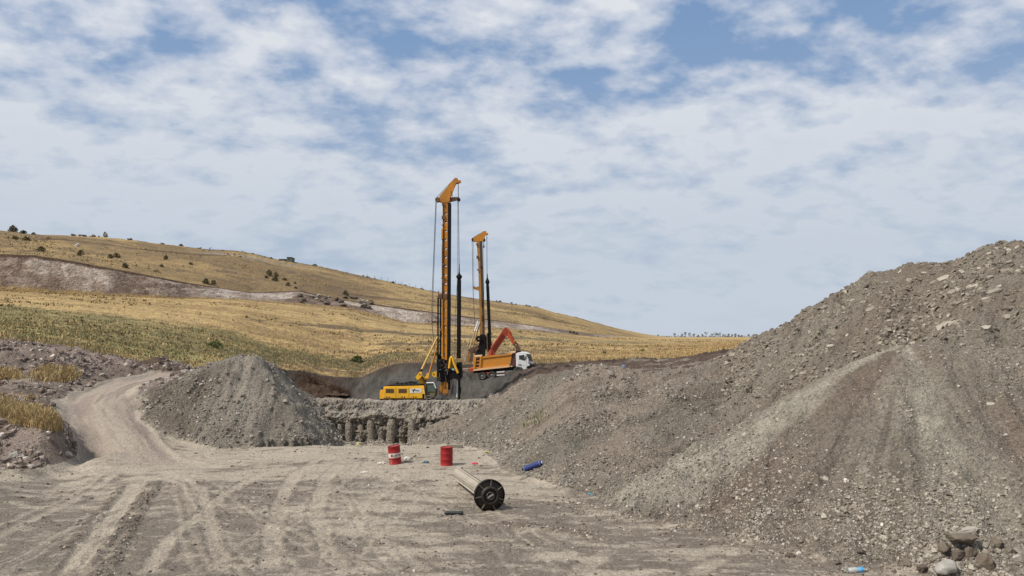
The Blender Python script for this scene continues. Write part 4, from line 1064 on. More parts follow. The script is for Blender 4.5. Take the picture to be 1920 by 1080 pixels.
for k in range(700):
    px = g.uniform(1200, 1425); c = P(px, 632, 930); c.z = EYE - .2 + g.uniform(0, 1.2) * (1 if g.random() < .7 else 2.0); s_ = g.uniform(.5, 1.3)
    e1 = Vector((g.gauss(0, 1.6), g.gauss(0, 1), g.gauss(0, .6))).normalized() * s_; e2 = Vector((g.gauss(0, 1), g.gauss(0, 1), g.gauss(0, 1))).normalized() * s_ * .6
    mb.add([c + e1, c + e2, c - e1, c - e2], [(0, 1, 2, 3)])
tag(mb.build('hedge', m_ft), 'low dark line of scrub under the far row of trees', 'scrub', kind='stuff')

# rocks on the hill: outcrop, skyline stones
def hill_rocks(n, poly_px, smin, smax_, label, group, seed, mat_):
    g = random.Random(seed)
    for k in range(n):
        px = g.uniform(*poly_px[0]); f_ = (px - poly_px[0][0]) / (poly_px[0][1] - poly_px[0][0]); py = poly_px[1][0] + (poly_px[1][1] - poly_px[1][0]) * f_ + g.uniform(-poly_px[2], poly_px[2])
        p = hit(px, py)[0] if py > 0 else None
        boulder('rock', px, py, g.uniform(smin, smax_), g.choice(mat_), label, group, g.uniform(.5, .8), seed * 50 + k, g.uniform(.9, 1.6))
hill_rocks(34, ((560, 700), (558, 572), 9), 1.0, 2.8, 'brown rock lying in the rocky outcrop on the hillside', 'rocks of the outcrop on the hillside', 3, [m_b1, m_b3, m_b3, m_b2])
hill_rocks(10, ((400, 470), (476, 482), 3), .8, 1.6, 'pale rock on the ledge near the top of the hill', 'pale rocks on the upper ledge', 4, [m_b2, m_b1])
g = random.Random(9)
for k in range(44):
    px = g.choice([g.uniform(130, 245), g.uniform(360, 520), g.uniform(640, 800), g.uniform(930, 1010)])
    boulder('rock', px, 0, g.uniform(.7, 1.7), g.choice([m_b1, m_b3]), 'small dark rock on the skyline of the hill', 'rocks along the skyline of the hill', g.uniform(.4, .7), 700 + k, g.uniform(1, 1.8), at=sky_pt(px) + Vector((0, g.uniform(-3, 0), 0)))
boulder('boulder', 145, 462, 2.2, m_bw, 'white boulder on the left hill above the cut slope', None, .8, 33)
boulder('boulder', 108, 560, .01 + 1.0, m_bw, 'pale stone at the foot of the cut slope', None, .8, 34) if False else None

# hut on the skyline
hutp = P(534, 494, 322)
hj = sky_pt(534)
hut = empty('hut', (hj.x, hj.y, hj.z - .8), 'grey-green boxy hut on the skyline of the hill', 'hut')
m_hut = make_mat('hut_wall', (.115, .13, .115), .8, dirt=.4, dirtc=(.2, .2, .17)); m_hutd = make_mat('hut_dark', (.05, .055, .05), .8)
mpp = hj.y / F
MB().box(-12 * mpp, 3 * mpp, 0, 4, 0, 7.5 * mpp).build('low_wing', m_hut, hut)
MB().box(3 * mpp + .03, 12 * mpp, -.4, 4.4, 0, 11 * mpp).build('tower', m_hut, hut)
MB().box(-12.5 * mpp, 2.9 * mpp, -.3, 4.3, 7.5 * mpp, 8.1 * mpp).build('roof', m_hutd, hut)
MB().box(2.6 * mpp, 12.4 * mpp, -.7, 4.7, 11 * mpp, 11.6 * mpp).build('roof', m_hutd, hut)
MB().box(-6 * mpp, -3.5 * mpp, -.06, .1, 1.5 * mpp, 5 * mpp).build('door', m_hutd, hut)
MB().box(5.5 * mpp, 8.5 * mpp, -.46, -.3, 5 * mpp, 8 * mpp).build('window', m_hutd, hut)
m_post = make_mat('post_wood', (.10, .085, .07), .9)
for k, (px, h_, lb) in enumerate([(373, 3.2, 'left short dark post on the skyline'), (389, 4.6, 'forked post on the skyline right of the short one'), (420, 1.6, None)]):
    if not lb: continue
    b_ = sky_pt(px); o = empty('post', b_, lb, 'post')
    MB().tube((0, 0, -.3), (.1, 0, h_ * mpp), .16, .12, n=6).build('pole', m_post, o)
    MB().tube((0, 0, h_ * mpp * .55), (.9 if k else .4, 0, h_ * mpp * .9), .1, .08, n=6).build('branch', m_post, o)
for k in range(9):
    px = 688 + k * 13; b_ = sky_pt(px); 
    o = MB().tube((0, 0, -.2), (0, 0, 1.4), .09, .08, n=5).build('fence_post', m_post); o.location = b_
    tag(o, 'thin fence post in the row along the skyline', 'post', 'fence posts on the skyline')

# ------------------------------------------------------------------ machines
m_yel = make_mat('yellow_paint', (.90, .48, .022), .45, dirt=.30, dirtc=(.30, .17, .06), scale=1.2)
m_ora = make_mat('mast_orange_paint', (.58, .225, .016), .5, dirt=.75, dirtc=(.17, .075, .025), scale=.9, streak=True)
m_blk = make_mat('black_greasy_steel', (.007, .006, .0055), .6, dirt=.3, dirtc=(.022, .016, .011), spec=.2)
m_stl = make_mat('grey_steel', (.22, .21, .20), .45, metal=.4, dirt=.4)
m_wht = make_mat('white_paint', (.78, .78, .76), .4, dirt=.25, dirtc=(.45, .38, .30))
m_blu = make_mat('dark_blue_paint', (.03, .045, .10), .5, dirt=.3)
m_gls = make_mat('dark_glass', (.03, .045, .045), .12, dirt=.25, dirtc=(.12, .12, .09), spec=.8)
m_grn = make_mat('green_tinted_glass', (.07, .11, .085), .15, dirt=.3, spec=.8)
m_rst = make_mat('rusty_brown_steel', (.14, .075, .045), .7, dirt=.5, dirtc=(.05, .03, .02))
m_bei = make_mat('beige_paint', (.42, .33, .24), .6, dirt=.5, dirtc=(.2, .12, .07))
m_rope = make_mat('steel_rope', (.10, .10, .105), .6, metal=.3)
m_rub = make_mat('tyre_rubber', (.022, .021, .020), .85, dirt=.55, dirtc=(.16, .13, .10))
m_red = make_mat('red_machine_paint', (.50, .085, .03), .5, dirt=.3, dirtc=(.25, .08, .04), scale=1.5)
m_redd = make_mat('dull_red_machine_paint', (.32, .05, .022), .5, dirt=.4, dirtc=(.12, .04, .02), scale=1.5)

class FR:
    def __init__(s, D, px, py): s.D = D; s.o = P(px, py, D)
    def __call__(s, px, py, y=0.0):
        v = P(px, py, s.D) - s.o; return Vector((v.x, y, v.z))
    def poly(s, pts): return [(s(a, b).x, s(a, b).z) for a, b in pts]
    def box(s, mb, x0, y0, x1, y1, d0, d1):
        a = s(x0, y0); b = s(x1, y1)
        return mb.box(min(a.x, b.x), max(a.x, b.x), d0, d1, min(a.z, b.z), max(a.z, b.z))
    def cyl(s, mb, px, py, rpx, d0, d1, n=20):
        c = s(px, py); r = rpx * s.D / F
        return mb.tube((c.x, d0, c.z), (c.x, d1, c.z), r, n=n)

def holed_plate(mb, x0, x1, z0, z1, y, th, holes, r, xc=None):
    """vertical plate facing -y with round holes; holes: list of z, ascending"""
    xc = (x0 + x1) / 2 if xc is None else xc
    n = 16
    zs = [z0] + [(a + b) / 2 for a, b in zip(holes, holes[1:])] + [z1]
    for h, za, zb in zip(holes, zs, zs[1:]):
        def outer(t):
            c, s_ = math.cos(t), math.sin(t); k = 1e9
            if c > 1e-9: k = min(k, (x1 - xc) / c)
            if c < -1e-9: k = min(k, (x0 - xc) / c)
            if s_ > 1e-9: k = min(k, (zb - h) / s_)
            if s_ < -1e-9: k = min(k, (za - h) / s_)
            return xc + c * k, h + s_ * k
        cor = [math.atan2(zb - h, x1 - xc), math.atan2(zb - h, x0 - xc), math.atan2(za - h, x0 - xc), math.atan2(za - h, x1 - xc)]
        ts = sorted(set([2 * math.pi * i / n for i in range(n)] + [c % (2 * math.pi) for c in cor])); m = len(ts)
        o = [outer(t) for t in ts]; i_ = [(xc + r * math.cos(t), h + r * math.sin(t)) for t in ts]
        vs = [(a, y, b) for a, b in o] + [(a, y, b) for a, b in i_] + [(a, y + th, b) for a, b in i_] + [(a, y + th, b) for a, b in o]
        fs = []
        for k in range(m):
            k2 = (k + 1) % m
            fs += [(k, k2, m + k2, m + k), (m + k, m + k2, 2 * m + k2, 2 * m + k), (2 * m + k, 2 * m + k2, 3 * m + k2, 3 * m + k)]
        mb.add(vs, fs)

def text_obj(name, txt, size, mat, parent, loc, rot=(math.pi / 2, 0, 0), ext=.004, wrap=None):
    cu_ = bpy.data.curves.new(name, 'FONT'); cu_.body = txt; cu_.size = size; cu_.extrude = ext; cu_.align_x = 'CENTER'; cu_.align_y = 'CENTER'; cu_.offset = size * .012
    tmp = bpy.data.objects.new('tmp', cu_); col.objects.link(tmp)
    dg = bpy.context.evaluated_depsgraph_get(); me = bpy.data.meshes.new_from_object(tmp.evaluated_get(dg)); me.name = name
    bpy.data.objects.remove(tmp); bpy.data.curves.remove(cu_)
    me.materials.clear(); me.materials.append(mat)
    if wrap:
        for v in me.vertices:
            a = v.co.x / wrap; rr_ = wrap + v.co.z
            v.co = Vector((rr_ * math.sin(a), -rr_ * math.cos(a), v.co.y))
    o = bpy.data.objects.new(name, me); col.objects.link(o); o.parent = parent; o.location = loc
    if not wrap: o.rotation_euler = rot
    return o

# ---- the tall rig in front
f1_ = FR(90, 835, 757)
rig = empty('drilling_rig', f1_.o, 'taller orange and yellow drilling rig with a holed mast, just behind the pit wall', 'drilling rig', 'drilling rigs')
# mast
a = f1_(830.6, 379); b = f1_(840.2, 743)
mb = MB()
mpx = 90 / F
hz = sorted(f1_(836, 379 + 22 + 16.4 * k).z for k in range(21))
for yy in (-.42, .38): holed_plate(mb, a.x, b.x, b.z, a.z, yy, .04, hz, 2.05 * mpx, xc=f1_(836.2, 500).x)
mb.box(a.x, a.x + .03, -.38, .38, b.z, a.z); mb.box(b.x - .03, b.x, -.38, .38, b.z, a.z)
mast = mb.build('mast', m_ora, rig)
mb = MB(); f1_.box(mb, 840.3, 381, 843.6, 730, -.44, .42); f1_.box(mb, 841, 384, 844.6, 730, -.30, -.1)
mb.build('guide_rail', m_blk, mast)
for k, (x0, y0, x1, y1) in enumerate([(829.2, 383, 834, 387), (829, 406, 835, 412), (829, 422, 833, 424), (828.6, 430, 831.4, 449), (829.6, 470, 831, 474), (829.6, 494, 834, 499), (827.6, 521.5, 836, 523), (829.4, 524, 834, 532)]):
    mb = MB(); f1_.box(mb, x0, y0, x1, y1, -.55, -.43); mb.build('mast_bracket', (m_rst, m_ora)[k == 3], mast)
mb = MB(); mb.path([f1_(829, 449, -.5), f1_(830.5, 452, -.5), f1_(829.6, 470, -.5), f1_(829.8, 560, -.5)], .045); mb.path([f1_(832, 382, -.47), f1_(832.6, 450, -.47), f1_(831.6, 540, -.47), f1_(832.4, 670, -.47)], .04); mb.build('hydraulic_hose', m_blk, mast)
# cat head
hp0 = [(822.6, 372.6), (826, 366.5), (838, 353), (850.3, 338), (853.6, 334.3), (857.5, 334.9), (860.3, 339.2), (864.4, 339.0), (864.4, 341.9), (860, 343.2), (855.2, 344.5), (851, 353.5), (847.2, 364), (844, 371), (843.6, 377.5), (838, 379.6), (827, 379.8), (823, 377.8)]
mb = MB(); pl = f1_.poly(hp0)
mb.prism(pl, -.36, -.30); mb.prism(pl, .30, .36)
mb.prism(f1_.poly([(830.6, 366), (838, 357), (843, 372), (842, 379), (830.6, 379)]), -.30, .30)
head = mb.build('mast_head', m_ora, rig)
mb = MB(); mb.prism(f1_.poly([(843.4, 370.8), (856.4, 369.6), (861, 370.6), (863.4, 374), (862.6, 377), (858, 377.6), (856.6, 375.6), (843.4, 378.8)]), -.20, .20); mb.build('side_arm', m_rst, head)
mb = MB(); mb.path([f1_(846.6, 360, -.34), f1_(848.4, 369, -.34)], .07); mb.build('brace', m_rst, head)
mb = MB(); mb.prism(f1_.poly([(829, 379.6), (843.6, 379.4), (843.6, 381), (829, 381)]), -.46, .46); mb.build('flange', m_ora, head)
for nm, px, py, r_ in (('pulley', 820.8, 375.4, 4.1), ('pulley', 855.2, 339.6, 4.2), ('pulley', 860.2, 374.2, 3.0)):
    mb = MB(); f1_.cyl(mb, px, py, r_, -.26, -.06); f1_.cyl(mb, px, py, r_, .06, .26); f1_.cyl(mb, px, py, r_ * .86, -.1, .1)
    mb.build(nm, m_blk if r_ < 4.15 else m_rst, head)
mb = MB(); f1_.cyl(mb, 820.8, 375.4, 4.6, -.42, -.30); mb.build('pulley_cheek', m_rst, head)
mb = MB(); mb.path([f1_(818.4, 371.4, -.14), f1_(828, 361, -.14), f1_(852.6, 335.0, -.14)], .035); mb.build('cable', m_rope, head)
# cables
mb = MB(); mb.path([f1_(817.3, 377, -.14), f1_(814.2, 460, -.14), f1_(810.8, 545, -.14), f1_(809.6, 600, -.14), f1_(813.5, 640, -.14), f1_(815.6, 652, -.14)], .042)
mb.path([f1_(818.4, 377, .14), f1_(815.2, 460, .14), f1_(812.2, 545, .14), f1_(811, 600, .14)], .03); mb.build('cable', m_rope, rig)
mb = MB(); mb.path([f1_(859.2, 342, 0), f1_(860.8, 500, 0)], .045); mb.build('cable', m_rope, rig)
mb = MB(); mb.path([f1_(857.8, 376, .1), f1_(857.6, 520, .1), f1_(853.5, 590, .1), f1_(852.4, 680, .1)], .022); mb.build('cable', m_rope, rig)
# kelly bar: telescopic, hanging on its swivel
def kelly(fr, root, x0, pin0, pin1, bot, w_, x1=None, mat=m_blk):
    x1 = x1 or x0; mb = MB(); u = fr.D / F
    L = lambda py: x0 + (x1 - x0) * (py - pin0) / (bot - pin0)
    q = lambda py: fr(L(py), py, 0)
    mb.tube(q(pin0), q(pin1 - 6), .9 * u, 1.2 * u); mb.tube(q(pin1 - 6), q(pin1 - 2), 1.2 * u, 2.2 * u)
    sw = mb.build('swivel', mat, root)
    mb = MB(); mb.tube(q(pin1 - 2), q(pin1 + 1), 2.4 * u, w_ * .72 * u, n=16); mb.tube(q(pin1 + 1), q(pin1 + 5), w_ * .78 * u, n=16); mb.tube(q(pin1 + 5), q(pin1 + 8), w_ * .62 * u, w_ * .5 * u, n=16)
    mb.build('collar', mat, root)
    mb = MB(); mb.tube(q(pin1 + 8), q(bot), w_ * .5 * u, n=16)
    for k in range(6):
        a_ = k * math.pi / 3; dx_ = math.cos(a_) * w_ * .5 * u; dy_ = math.sin(a_) * w_ * .5 * u
        mb.tube(q(pin1 + 10) + Vector((dx_, dy_, 0)), q(bot) + Vector((dx_, dy_, 0)), .45 * u, n=5)
    mb.build('kelly_bar', mat, root)
kelly(f1_, rig, 861.0, 495, 516, 672, 7.0, 860.2)
mb = MB(); mb.tube(f1_(857.6, 706, 0), f1_(856.8, 745, 0), 1.2 * mpx); mb.build('drill_rod', m_wht, rig)
mb = MB(); mb.tube(f1_(860.8, 706, .1), f1_(861, 755, .1), 2.0 * mpx); f1_.box(mb, 860, 726, 864.4, 738, -.1, .2); mb.build('drill_tool', m_blk, rig)
mb = MB(); mb.path([f1_(846, 708, 0), f1_(848, 725, 0), f1_(845, 742, 0)], .03); mb.path([f1_(849, 708, 0), f1_(850, 722, 0), f1_(847, 740, 0)], .03); mb.build('hydraulic_hose', m_blk, rig)
# back-stay tubes beside the mast
mb = MB()
for dx_ in (821.5, 826.2):
    mb.tube(f1_(dx_, 558, .0), f1_(dx_ - .6, 690, .0), 1.6 * mpx, n=10)
f1_.box(mb, 820.4, 556.4, 831, 559.2, -.15, .3); mb.build('feed_cylinder', m_blk, rig)
mb = MB(); mb.tube(f1_(822.4, 545, 0), f1_(822.4, 557, 0), .05); f1_.box(mb, 822, 552, 838, 560, -.5, .3); mb.build('mast_joint', m_rst, rig)
mb = MB(); mb.path([f1_(811, 602, -.1), f1_(813, 606, -.1), f1_(815, 602, -.1), f1_(818, 604, -.1), f1_(821, 602, -.1)], .1); mb.build('cable_guide', m_rst, rig)
mb = MB(); mb.path([f1_(827, 620, -.2), f1_(829.6, 612, -.2), f1_(835, 608, -.5)], .09); mb.build('brace', m_ora, rig)
mb = MB(); mb.path([f1_(824, 640, -.3), f1_(828.6, 628, -.3), f1_(830, 616, -.3)], .07); mb.build('hydraulic_hose', m_blk, rig)
# carriage / rotary drive
mb = MB()
mb.prism(f1_.poly([(819.8, 676), (822, 671), (827, 674), (831, 672), (838, 675), (844.4, 672.6), (845.4, 684), (844.6, 692), (852, 695), (858, 696.6), (866.4, 700), (867.4, 707), (862, 711.5), (852, 709.6), (846, 711.6), (843, 716.6), (836, 713.4), (830, 716.4), (824, 713.6), (820.4, 714.6)]), -.62, .65)
f1_.box(mb, 820.6, 664, 824, 673, -.2, .1); f1_.box(mb, 826.6, 668, 830, 673, -.2, .1)
mb.build('carriage', m_blk, rig)
mb = MB()
f1_.cyl(mb, 833, 684, 3.4, -.8, -.6); f1_.cyl(mb, 836, 701, 3.4, -.8, -.6); f1_.cyl(mb, 826, 694, 2.6, -.75, -.6)
mb.path([f1_(822, 676, -.4), f1_(826, 686, -.45), f1_(823, 700, -.4), f1_(830, 710, -.4), f1_(838, 708, -.45)], .05); mb.path([f1_(838, 676, -.4), f1_(842, 688, -.45), f1_(838, 697, -.4)], .06)
mb.build('drive_motor', m_stl if False else m_blk, rig)
gq = random.Random(8)
for k in range(16):
    x0_, y0_ = gq.uniform(820, 842), gq.uniform(674, 709); mb = MB(); sz = gq.uniform(1.2, 3.2); f1_.box(mb, x0_, y0_, x0_ + sz, y0_ + gq.uniform(1, 4), -gq.uniform(.7, .85), -.6)
    mb.build('valve_block', (m_blk, m_rst, m_blk, make_mat('dark_grey_casting%d' % k, (.045, .042, .038), .6))[k % 4], rig)
for k in range(9):
    x0_, y0_ = gq.uniform(821, 843), gq.uniform(672, 700); mb = MB(); pts_ = [f1_(x0_ + gq.uniform(-3, 3) * (j > 0), y0_ + j * gq.uniform(3, 6), -.72 - .05 * math.sin(j)) for j in range(5)]
    mb.path(pts_, .035); mb.build('hydraulic_hose', (m_stl, m_blk, m_rst)[k % 3], rig)
for k in range(6):
    mb = MB(); x0_ = gq.uniform(845, 866); mb.path([f1_(x0_, 684, -.3), f1_(x0_ + gq.uniform(-2, 2), 696, -.5), f1_(x0_ + gq.uniform(-3, 3), 709, -.45)], .05); mb.build('hydraulic_hose', m_blk, rig)
mb = MB(); f1_.cyl(mb, 827, 692.5, 1.0, -.80, -.74); mb.build('gauge', m_stl, rig)
mb = MB()
cq = f1_(860.8, 0); 
for (y0, y1, ra, rb) in ((679, 690, 5.0, 5.2), (690, 701, 6.0, 6.6), (701, 708, 6.6, 5.6), (708, 712, 4.2, 3.4)):
    A_ = f1_(861, y0); B_ = f1_(861, y1); mb.tube((A_.x, 0, A_.z), (B_.x, 0, B_.z), ra * mpx, rb * mpx, n=18)
mb.build('rotary_head', m_blk, rig)
mb = MB(); mb.path([f1_(843, 690, -.72), f1_(845.5, 671, -.72), f1_(849, 669, -.72), f1_(852, 681, -.72), f1_(859.6, 699, -.72)], .14, n=8); mb.build('lifting_frame', m_yel, rig)
mb = MB(); mb.path([f1_(847.4, 689, -.4), f1_(848, 673, -.4)], .12, n=8); mb.build('lifting_frame', m_ora, rig)
mb = MB()
for k in range(10):
    t0_ = math.pi * k / 10; t1_ = math.pi * (k + 1) / 10
    mb.tube(f1_(845.4 + 4.6 * math.cos(t0_), 671 - 5 * math.sin(t0_), -.3), f1_(845.4 + 4.6 * math.cos(t1_), 671 - 5 * math.sin(t1_), -.3), .07, n=6)
mb.build('hydraulic_hose', m_stl, rig)
mb = MB(); f1_.cyl(mb, 850.3, 692, 2.0, -.75, -.55); mb.build('lamp', make_mat('pale_green_glass', (.35, .5, .42), .3), rig)
mb = MB(); f1_.box(mb, 851, 697, 861, 701, -.6, -.36); mb.build('rear_plate', m_rst, rig)
# mast foot
mb = MB(); mb.prism(f1_.poly([(827.6, 718), (830.2, 716), (829, 740), (823, 738)]), -.5, -.35); mb.prism(f1_.poly([(833, 716), (840.6, 716), (840.6, 736), (837, 744), (832, 740)]), -.5, -.3); mb.build('mast_foot', m_ora, rig)
mb = MB(); f1_.cyl(mb, 835.4, 725, 1.7, -.56, -.48); f1_.cyl(mb, 838, 738, 1.7, -.56, -.4); mb.build('pivot_pin', m_rst, rig)
mb = MB(); mb.prism(f1_.poly([(828, 738), (834, 736), (837, 745), (830, 748)]), -.8, -.2); mb.build('foot_guard', m_stl, rig)
# struts and knuckle
def strut(fr, root, p0, p1, w0, w1, y, mat, name='support_cylinder', rod=None):
    u = fr.D / F; a_ = fr(*p0, y); b_ = fr(*p1, y); mb = MB()
    mb.tube(a_, a_.lerp(b_, .03), w0 * .62 * u, n=12); mb.tube(a_.lerp(b_, .03), b_ if not rod else a_.lerp(b_, rod), w0 * .5 * u, w1 * .5 * u, n=12)
    o = mb.build(name, mat, root)
    if rod: mb = MB(); mb.tube(a_.lerp(b_, rod), b_, w1 * .32 * u, n=8); mb.build('piston_rod', m_stl, o)
    return o
strut(f1_, rig, (791, 694.5), (821.4, 631), 4.0, 3.2, -.6, make_mat('strut_yellow', (.74, .46, .12), .45, dirt=.3, dirtc=(.4, .22, .08)), rod=None)
strut(f1_, rig, (804, 701), (821.6, 640), 3.2, 2.6, .5, m_ora)
mb = MB(); f1_.cyl(mb, 791.6, 693.6, 2.3, -.85, -.35, 12); mb.build('clamp_ring', m_blk, rig)
mb = MB(); mb.prism(f1_.poly([(787.5, 697), (793, 697), (792, 705), (787, 711), (782.4, 710.6), (781, 706), (783.4, 702.6)]), -.9, -.3); mb.build('knuckle', m_yel, rig)
mb = MB(); f1_.cyl(mb, 788.7, 701.2, 1.0, -.94, -.88, 10); mb.build('pivot_pin', m_blk, rig)
mb = MB(); mb.prism(f1_.poly([(800, 700.5), (804.4, 700.5), (804, 708), (799, 713), (796.6, 711), (797, 706)]), .2, .8); mb.build('knuckle', m_yel, rig)
mb = MB(); mb.prism(f1_.poly([(786, 710), (793, 704.6), (796, 708), (800, 709), (799, 716), (797.4, 719.4), (788, 718.4), (784.6, 714)]), -.25, .35); mb.build('boom_bracket', m_yel, rig)
mb = MB(); mb.path([f1_(793, 706, -.4), f1_(796.6, 716, -.4)], .09); mb.path([f1_(798.4, 711, -.3), f1_(799, 717.4, -.3)], .09); mb.build('hydraulic_hose', m_rst, rig)
mb = MB(); mb.prism(f1_.poly([(810.2, 699.5), (813.5, 697.2), (819.4, 696), (819.4, 707.2), (813.6, 706.6), (810.6, 703.5)]), -.3, .3); sb_ = mb.build('side_bracket', m_yel, rig)
mb = MB(); f1_.cyl(mb, 813.4, 701.4, 1.2, -.34, -.3, 10); mb.build('pivot_pin', m_blk, sb_)
# superstructure
mb = MB(); mb.prism(f1_.poly([(722.6, 724.4), (726.4, 722.8), (760, 722.4), (796, 721.4), (799.4, 745.6), (721.6, 745.6)]), -1.4, 1.5)
house = mb.build('engine_house', m_yel, rig)
for k, (x0, x1) in enumerate(((722.9, 746.0), (746.6, 770.0), (770.6, 796.2))):
    mb = MB(); mb.prism(f1_.poly([(x0 + (.5 if k == 0 else 0), 724.6), (x1, 724.0), (x1 + (.6 if k == 2 else 0), 744.6), (x0, 744.6)]), -1.47, -1.402)
    dr = mb.build('side_door', m_yel, house, bevel=.03)
    if k < 2:
        mb = MB(); f1_.box(mb, x0 + 4.2, 727.6, x0 + 19.4, 735.2, -1.485, -1.45); gr_ = mb.build('grille', make_mat('grille_dark_brown', (.09, .045, .015), .6), dr)
    else:
        mb = MB(); mb.prism(f1_.poly([(772, 727.4), (793.2, 726.4), (793.2, 734.4), (772, 735.2)]), -1.49, -1.471); mb.build('sign_panel', m_wht, dr)
        c_ = f1_(785.2, 731.0); text_obj('sign_lettering', 'TEKEI', .24, m_blk, dr, (c_.x, -1.495, c_.z))
        mb = MB()
        mb.tube(f1_(777.6, 729.2, -1.5), f1_(778.2, 733.4, -1.5), .045, n=5); mb.tube(f1_(775.4, 729.0, -1.5), f1_(777.8, 730.6, -1.5), .04, n=5); mb.tube(f1_(778, 730.4, -1.5), f1_(781.0, 727.8, -1.5), .04, n=5); mb.tube(f1_(778.4, 728.0, -1.5), f1_(781.6, 729.8, -1.5), .03, n=5)
        mb.build('sign_emblem', m_blk, dr)
    for hx in (6.2, 10.8) if k < 1 else ((10.4, 15.0) if k == 1 else (7.2, 11.8)):
        mb = MB(); f1_.box(mb, x0 + hx - 1, 741.4, x0 + hx + 1.1, 743.4, -1.49, -1.46); mb.build('latch', m_rst, dr)
mb = MB(); f1_.box(mb, 722.4, 745.7, 799.5, 748.4, -1.38, 1.4); mb.build('lower_frame', m_rst, rig)
mb = MB(); mb.prism(f1_.poly([(724.6, 722.6), (735, 720.2), (796, 719.6), (796, 721.3), (760, 722.2), (726.4, 722.7)]), -1.3, 1.4); mb.build('roof', m_blk, house)
mb = MB()
for (xx, hh) in ((745.4, 5), (753.4, 3.4), (762, 3), (770, 4), (776, 2.6)): f1_.box(mb, xx, 720 - hh, xx + 1.4, 720, -.4, .0)
mb.path([f1_(744, 716.8, -1.2), f1_(760, 718, -1.2), f1_(772, 715.6, -1.2), f1_(783, 717.4, -1.2)], .05); mb.path([f1_(756, 719.4, 1), f1_(768, 716.4, 1), f1_(780, 719, 1)], .09)
mb.build('roof_fittings', m_blk, rig)
mb = MB()
for xx in (733, 748, 764, 780, 793): mb.tube(f1_(xx, 720, 1.3), f1_(xx, 710.5, 1.3), .03, n=5)
mb.path([f1_(733, 710.6, 1.3), f1_(793, 710.2, 1.3)], .03, 5); mb.path([f1_(733, 715, 1.3), f1_(793, 714.8, 1.3)], .02, 5); mb.build('handrail', m_stl, rig)
mb = MB(); mb.prism(f1_.poly([(716.6, 729.6), (721.4, 729.2), (721.4, 746.4), (714.8, 746.4), (715.2, 735)]), -1.2, 1.3); mb.build('counterweight', m_yel, rig)
mb = MB(); mb.prism(f1_.poly([(717.4, 724.8), (722.3, 723.9), (722.3, 729.1), (716.8, 729.4)]), -1.1, 1.2); mb.build('tank_cap', m_blu, rig)
mb = MB(); f1_.box(mb, 715.0, 746.6, 721.8, 749.4, -1.15, 1.2); mb.build('tank_cap', m_blu, rig)
mb = MB(); mb.prism(f1_.poly([(795.4, 721.4), (797.4, 721.0), (800.6, 745.4), (796.8, 745.4)]), -1.5, -1.41); mb.build('corner_strip', make_mat('pale_yellow_paint', (.85, .55, .2), .4), rig)
mb = MB(); f1_.box(mb, 794.8, 736.8, 798.4, 745.0, -1.53, -1.502); mb.build('vent', m_blk, rig)
mb = MB(); mb.prism(f1_.poly([(798, 719.6), (801, 719.6), (803.4, 748), (800.8, 748)]), -1.3, 1.2); mb.build('rear_bulkhead', m_rst, rig)
# cab
mb = MB(); mb.prism(f1_.poly([(802, 717.6), (815.4, 717.6), (819.4, 727), (820.6, 734), (817, 743), (810, 746), (803.4, 746)]), -1.35, -.1)
cab = mb.build('cab', make_mat('cab_dark', (.035, .035, .03), .5), rig)
mb = MB(); mb.path([f1_(802, 716.7, -1.4), f1_(815.6, 716.4, -1.4), f1_(819.8, 726.4, -1.4)], .085, n=6); mb.build('cab_frame', m_wht, cab)
mb = MB(); mb.prism(f1_.poly([(804, 719), (814.6, 718.8), (818.4, 727), (819.2, 733), (804.4, 733)]), -1.39, -1.352); mb.build('window', m_grn, cab)
mb = MB(); mb.prism(f1_.poly([(808, 735), (819, 734.6), (816.4, 741.8), (811, 744.4), (808.4, 744)]), -1.39, -1.352); mb.build('door_panel', make_mat('olive_panel', (.17, .14, .06), .5), cab)
mb = MB(); mb.path([f1_(819.6, 720, -1.2), f1_(822.6, 730, -1.2), f1_(820.6, 739, -1.2), f1_(814, 745.6, -1.2), f1_(808, 747, -1.2)], .07); mb.build('hydraulic_hose', m_stl, rig)
mb = MB()
for xx in (802.6, 811): mb.tube(f1_(xx, 739.6, -1.6), f1_(xx + .2, 750, -1.6), .04, n=5)
for yy in (740.2, 745.4, 749.4): mb.tube(f1_(802.6, yy, -1.6), f1_(811.2, yy, -1.6), .04, n=5)
mb.build('ladder', m_stl, rig)
# crawlers: mostly behind the rim
for k, y_ in enumerate((-1.7, .9)):
    mb = MB(); mb.prism(f1_.poly([(737, 749.4), (838, 749.4), (843, 752.6), (843, 757.6), (838, 762), (738, 762), (732, 757.6), (732, 752.6)]), y_, y_ + .75); tr_ = mb.build('crawler_track', m_blk, rig)
    for j_ in range(8): mb = MB(); f1_.cyl(mb, 740 + j_ * 13.6, 757.4, 3.2, y_ - .06, y_ - .01, 12); mb.build('roller', m_rst, tr_)
mb = MB(); f1_.box(mb, 770, 748.5, 815, 756, -.9, .88); mb.build('undercarriage', m_blk, rig)
gz = ground_at(f1_.o.x, f1_.o.y)[0]

